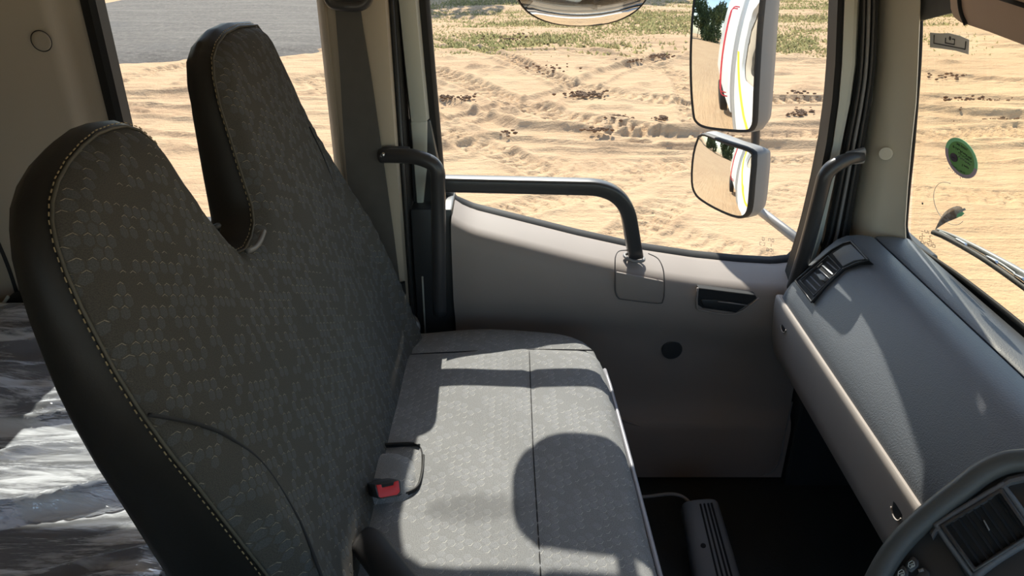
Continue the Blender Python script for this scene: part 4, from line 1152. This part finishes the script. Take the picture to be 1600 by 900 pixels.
# kerb mirror above the door window
kn = Vector((0, -.93, -.36)).normalized(); kc = Vector((py(911, -17, 1.595).x, 1.595, -.146))
kx = Vector((1, 0, 0)); ky = kn.cross(kx).normalized()
kt = empty('kerb_mirror', kc + Vector((0, 0, -.1)), 'round convex kerb mirror hanging at the top of the door window', 'mirror')
KA, KB = .130, .090
UPS = 1 if ky.z > 0 else -1
sq_ = lambda c, e: math.copysign(abs(c) ** e, c)
el = [(KA * sq_(math.cos(a), .45 if math.sin(a) * UPS > 0 else .85), KB * sq_(math.sin(a), .45 if math.sin(a) * UPS > 0 else .85)) for a in [2 * math.pi * k / 48 for k in range(48)]]
kv, kf, _, _, kr = pillow(el, .014, lambda a, b, c: kc + kx * a + ky * b + kn * c, lambda a, b, d: .030 * (1 - (a / KA) ** 2 * .8 - (b / KB) ** 2 * .8))
mk('mirror_glass', (kv, kf), MT['mirror'], kt, True, label='strongly curved mirror glass')
def kring(off, dz): return [kc + kx * a + ky * b + kn * dz for a, b in offset_poly(kr, off)]
mk('mirror_rim', loft([kring(-.003, .001), kring(.002, .004), kring(.005, 0), kring(.004, -.01), kring(-.004, -.008)], cap=False, loop=True), MT['rubber'], kt, True, angle=50)
hv, hf_ = loft([kring(.003, -.006), kring(0, -.02), kring(-.03, -.04)], cap=False); hf_ = list(hf_) + [tuple(range(len(hv) - len(kr), len(hv)))]
mk('mirror_housing', (hv, hf_), MT['housing'], kt, True, angle=50)
mk('stem', tube(fillet([kc - kn * .03, kc - kn * .06 + Vector((.02, 0, .08)), kc + Vector((.02, -.02, .24))], .04, 5), .014, 10), MT['handle'], kt, True)

# ------------------------------------------------------------------ sun visor, stickers, wiper
sv_ = empty('sun_visor', (.60, .8, -.16), 'brown fabric sun visor folded down at the top of the windscreen', 'sun visor')
VX0, VXN = (.615, 0, -.15), (1, 0, .25)
def sp_(u, v, off=0): return pp(u, v, (.615 + off, 0, -.15), VXN)
vis = [sp_(u, v) for u, v in ((1480, -30), (1483, 14), (1487, 28), (1498, 36), (1540, 50), (1600, 73), (1660, 100), (1720, 128), (1760, -60), (1480, -140))]
mk('visor_panel', bevel(slab(vis, (.022, 0, 0)), .006, 3), MT['visor'], sv_, True, angle=40)
mk('visor_fold', tube(smooth_path([sp_(1498, -30, -.001), sp_(1499, 0, -.001), sp_(1502, 20, -.001), sp_(1509, 38, -.001)], 4), .0028, 8), MT['seam'], sv_, True)
mk('visor_fold', tube([sp_(1560, -4, -.001), sp_(1605, 10, -.001)], .0028, 8), MT['seam'], sv_, True)

ps = empty('permit_sticker', wsp(1484, 85, -.005), 'pale grey card sticker with bracket marks near the top of the windscreen', 'sticker')
def stk(pts, off, th=.0006): return slab([wsp(u, v, off) for u, v in pts], (th, 0, 0))
mk('card', stk(((1453, 51), (1470, 52), (1482, 51.5), (1500, 56), (1514, 62), (1513, 85), (1492, 79), (1470, 76), (1453, 74)), -.004), MT['paper'], ps)
ik = MB()
for ln_ in (((1459.5, 54.5), (1459, 67.5), (1508, 77), (1509, 64.5)), ((1477.5, 59), (1477, 67), (1491, 69.5), (1491.5, 61.5), (1488, 61))):
    ik.add(tube([wsp(u, v, -.0046) for u, v in ln_], .0008, 6, sq=.4))
ik.add(disc(wsp(1484, 60, -.0046), (-1, 0, -.19), .0032, .0006, 16))
mk('bracket_print', ik.vf(), MT['ink'], ps, label='dark bracket marks and dot')
rs = empty('round_sticker', wsp(1502, 278, -.005), 'round green and mauve sticker on the windscreen', 'sticker')
ctr = Vector((1502, 247))
def ell(r, a, cx=ctr.x, cy=ctr.y):   # ellipse of the sticker in the pane
    c, s = math.cos(a), math.sin(a)
    u, v = 25.5 * c * r, 32.5 * s * r
    return (cx + u * .96 + v * .17, cy + v * .97 + u * .22)
mk('sticker_face', stk([ell(.84, 2 * math.pi * k / 40) for k in range(40)], -.004), MT['green'], rs)
def arc(r0, r1, a0, a1, n_=24): return [ell(r0, a0 + (a1 - a0) * k / n_) for k in range(n_ + 1)] + [ell(r1, a1 + (a0 - a1) * k / n_) for k in range(n_ + 1)]
def arcm(name, a0, a1, mat, label):
    n_ = 24
    A_ = [wsp(*ell(1.0, a0 + (a1 - a0) * k / n_), -.0045) for k in range(n_ + 1)]; B_ = [wsp(*ell(.82, a0 + (a1 - a0) * k / n_), -.0045) for k in range(n_ + 1)]
    mk(name, ribbon([A_, B_], (.0008, 0, 0)), mat, rs, label=label)
arcm('sticker_ring', math.radians(-158), math.radians(25), MT['green_light'], 'bright green half of the ring')
arcm('sticker_ring', math.radians(25), math.radians(202), MT['mauve'], 'mauve half of the ring')
mk('round_logo', stk([(1490 + 5.6 * math.cos(a) + 1 * math.sin(a), 246 + 7 * math.sin(a) + 1 * math.cos(a)) for a in [2 * math.pi * k / 20 for k in range(20)]], -.0050), MT['violet'], rs, label='dark round emblem')
tx = MB(); rr = random.Random(8)
def letters(rows):
    for (u0, v0, u1, v1, h, k) in rows:
        for i in range(k):
            t = i / k; u = u0 + (u1 - u0) * t; v = v0 + (v1 - v0) * t; w = (u1 - u0) / k * .72
            for _ in range(2):
                a = (u + rr.random() * w, v + rr.random() * h); b_ = (u + rr.random() * w, v + rr.random() * h)
                tx.add(tube([wsp(*a, -.0052), wsp(*b_, -.0052)], .0005, 4))
letters([(1494, 222, 1512, 233, 4, 9), (1489, 227, 1518, 247, 4, 13), (1497, 237, 1519, 254, 3, 10), (1498, 244, 1516, 257, 3, 8), (1503, 256, 1514, 262, 4, 5), (1486, 256, 1500, 266, 3, 7), (1500, 266, 1508, 270, 3, 4)])
letters([(1487.5, 244, 1494, 247, 3, 3)])
mk('sticker_print', tx.vf(), MT['ink'], rs, label='fine dark lines of lettering', kind='stuff')
wtx = tx; tx = MB()
letters([(1496, 242, 1519, 259, 2, 9), (1482, 262, 1496, 274, 2, 5), (1500, 277, 1515, 276, 2, 5)])
mk('sticker_print', tx.vf(), MT['icon'], rs, label='fine pale lines of lettering', kind='stuff')
# glossy brown and pale teardrop shape on the windscreen
td = empty('teardrop_shape', wsp(1470, 360, -.006), 'glossy brown and pale teardrop shape above the wiper tip', 'sticker')
tdp = [(1466, 359), (1470, 350), (1475, 340), (1482, 331), (1491, 325), (1500, 322), (1507, 323), (1510, 328), (1509, 334), (1504, 339), (1495, 343), (1485, 347), (1475, 353)]
q2 = [(wsp(u, v).y, wsp(u, v).z) for u, v in tdp]
q2 = [tuple(q)[:2] for q in smooth_path([Vector((a, b, 0)) for a, b in q2 + [q2[0]]], 3)[:-1]]
mm, nt, b = new_mat('brown_pale_gloss')
cc = ramp(nt, noise(nt, objco(nt), 60, 3), [(.35, (.42, .30, .22)), (.55, (.75, .68, .60)), (.7, (.40, .29, .24))]); nt.links.new(cc, b.inputs['Base Color'])
b.inputs['Roughness'].default_value = .2; b.inputs['Metallic'].default_value = .15
tv, tf, _, _, _ = pillow(q2, .004, lambda a, c, h: wxyz(a, c, -.006 - h), lambda a, c, d: .006 * min(1, d / .012))
mk('drop_body', (tv, tf), mm, td, True)
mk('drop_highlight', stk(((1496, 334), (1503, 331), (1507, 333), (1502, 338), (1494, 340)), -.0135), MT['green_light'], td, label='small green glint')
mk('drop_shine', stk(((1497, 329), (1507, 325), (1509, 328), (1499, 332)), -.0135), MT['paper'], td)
# wiper outside the glass
wi = empty('windscreen_wiper', wsp(1600, 450, .03), 'windscreen wiper resting along the lower edge of the glass', 'wiper')
mk('wiper_blade', tube(smooth_path([wsp(1459, 363, .022), wsp(1480, 372, .022), (wsp(1530, 400, .022)), wsp(1580, 434, .022), wsp(1640, 478, .022)], 4), .005, 8, ry=.006), MT['rubber'], wi, True)
mk('wiper_arm', tube(smooth_path([wsp(1463, 358, .028), wsp(1490, 369, .03), wsp(1530, 389, .032), wsp(1580, 417, .034), wsp(1640, 452, .036)], 4), [.0018 + .004 * min(1, k / 12) for k in range(17)], 8), MT['grey_paint'], wi, True)
mk('wiper_frame', tube(smooth_path([wsp(1468, 362, .025), wsp(1500, 379, .027), wsp(1535, 400, .026), wsp(1560, 410, .028), wsp(1600, 438, .028), wsp(1640, 465, .028)], 4), .0024, 8), MT['grey_paint'], wi, True)
for (u, v) in ((1500, 378), (1548, 405), (1590, 432)):
    mk('wiper_clip', bevel(slab([wsp(u + a, v + b_, .022) for a, b_ in ((-8, -6), (6, 2), (9, 7), (-6, -1))], (.008, 0, 0)), .001), MT['chrome'], wi, True, angle=40)

# ------------------------------------------------------------------ bunk behind the seat
bunk = empty('bunk_mattress', (-.78, .5, -.95), 'dark sleeper bunk mattress wrapped in crumpled clear plastic', 'mattress')
BX0, BX1, BY0, BY1, BZ = -1.18, -.42, -.5, 1.40, -.755
mk('mattress_body', bevel(box(BX0, BX1, BY0, BY1, -.90, BZ), .03, 3), MT['mattress'], bunk, True, angle=40)
nx, ny = 150, 300
gx, gy_ = np.meshgrid(np.linspace(BX0 - .004, BX1 + .004, nx), np.linspace(BY0 - .004, BY1 + .004, ny))
hh = np.zeros_like(gx)
ca, sa = math.cos(.22), math.sin(.22)
ru = (gx * ca + gy_ * sa); rv = (-gx * sa + gy_ * ca)
for i, (su, svv, a) in enumerate(((2.2, 9, .020), (4, 19, .011), (7, 38, .006), (14, 60, .003))):
    wv = vnoise(ru * su + 40, rv * svv + 40 + .5 * vnoise(ru * 3 + 50, rv * 3 + 50, 60 + i), 50 + i)
    hh += a * (1 - np.abs(wv) * 4)
hh = np.clip(hh, -.002, .05) * 1.0
edge = np.minimum(np.minimum(gx - gx.min(), gx.max() - gx), np.minimum(gy_ - gy_.min(), gy_.max() - gy_))
zz = BZ + .006 + hh * np.clip(edge / .05, 0, 1) - .10 * np.clip(1 - edge / .015, 0, 1)
fvx = np.stack([gx.ravel(), gy_.ravel(), zz.ravel()], 1)
idx = np.arange(nx * ny).reshape(ny, nx)
q = np.stack([idx[:-1, :-1], idx[:-1, 1:], idx[1:, 1:], idx[1:, :-1]], -1).reshape(-1, 4)
me = np_mesh('plastic_wrap', fvx - np.array(ORG[bunk.name]), q, MT['film'])
po = bpy.data.objects.new('plastic_wrap', me); COL.objects.link(po); po.parent = bunk; tag(po, 'crumpled clear plastic wrap')
mk('bunk_base', bevel(box(BX0, BX1 - .02, BY0, BY1 + .02, -1.25, -.905), .01), MT['dark_plastic'], bunk, True, angle=40)
# latch in the corner by the wall
lt = empty('bunk_latch', py(24, 500, 1.40), 'black latch bracket between side lining and wrapped bunk', 'latch')
mk('latch_body', bevel(slab([py(u, v, 1.40) for u, v in ((-30, 505), (8, 468), (34, 462), (60, 462), (60, 490), (34, 500), (4, 528), (-30, 555))], (0, .04, 0)), .006), MT['rubber'], lt, True, angle=40)
mk('latch_pin', tube([py(50, 478, 1.385), py(10, 502, 1.375), py(-6, 514, 1.37)], .012, 12), MT['dark_plastic'], lt, True)
mk('pin_head', disc(py(11, 502, 1.361), (.2, -1, .3), .005, .004, 14), MT['housing'], lt, True)
mk('latch_tab', bevel(slab([py(u, v, 1.39) for u, v in ((-30, 478), (2, 474), (10, 462), (14, 466), (8, 474), (-4, 484), (-30, 492))], (0, .006, 0)), .002), MT['frame_grey'], lt, True, angle=40)

# ------------------------------------------------------------------ lever on the floor between seat and dash
lv = empty('floor_lever', pz(1120, 930, -1.22), 'ribbed dark lever grip standing beside the seat with bent wire rod', 'lever')
p0, p1 = ray(1092, 790) * 1.63, ray(1132, 960) * 1.475
ax = (p1 - p0).normalized(); sx = Vector((1, 0, .1)); sx = (sx - ax * sx.dot(ax)).normalized(); sy = ax.cross(sx)
if sy.dot(p0) > 0: sy = -sy
secs = []
for t, k in ((-.006, .7), (0, .92), (.02, 1.0), (.5, 1.12), (1.0, 1.2)):
    c = p0 + (p1 - p0) * t
    secs.append([c + sx * (.039 * k * math.copysign(abs(math.cos(a)) ** .6, math.cos(a))) + sy * (.030 * k * math.copysign(abs(math.sin(a)) ** .6, math.sin(a))) for a in [2 * math.pi * j / 24 for j in range(24)]])
grip = mk('lever_grip', loft(secs), plain('lever_rubber', (.17, .182, .20), .5, .1, 20), lv, True, angle=50)
for o_ in (-.002, .006, .014, .021):
    mk('grip_rib', tube([p0 + ax * .012 + sx * o_ + sy * .0302, p1 + sx * o_ * 1.2 + sy * .0362], .0022, 6), MT['seam'], lv, True)
sc_ = p0 + (p1 - p0) * .45 - sx * .016 + sy * .0325
mk('grip_screw', disc(sc_, sy, .0055, .003, 14), MT['seam'], lv, True)
mk('screw_glint', disc(sc_ - Vector((0, 0, .004)) + ax * .003 + sy * .001, sy, .0026, .002, 10), MT['chrome'], lv, True)
mk('lever_rod', tube(smooth_path([ray(985, 776) * 1.66, ray(1010, 776) * 1.66, ray(1045, 772) * 1.655, ray(1064, 775) * 1.65, ray(1077, 785) * 1.64, ray(1082, 800) * 1.63], 5), .004, 8), MT['housing'], lv, True)
mk('lever_post', tube([p1 - ax * .02, Vector((p1.x + .03, p1.y - .06, -1.262))], .018, 10), MT['dark_plastic'], lv, True)
# thin cable on the side of the foot well
mk('side_cable', tube(smooth_path([py(1238, 628, 1.40), py(1232, 655, 1.40), py(1226, 680, 1.40), py(1221, 708, 1.40), py(1214, 728, 1.40), py(1202, 740, 1.40), py(1188, 744, 1.40)], 4), .0018, 6), MT['housing'], None, True, label='thin grey cable hanging in the dark foot well below the dash', cat='cable')
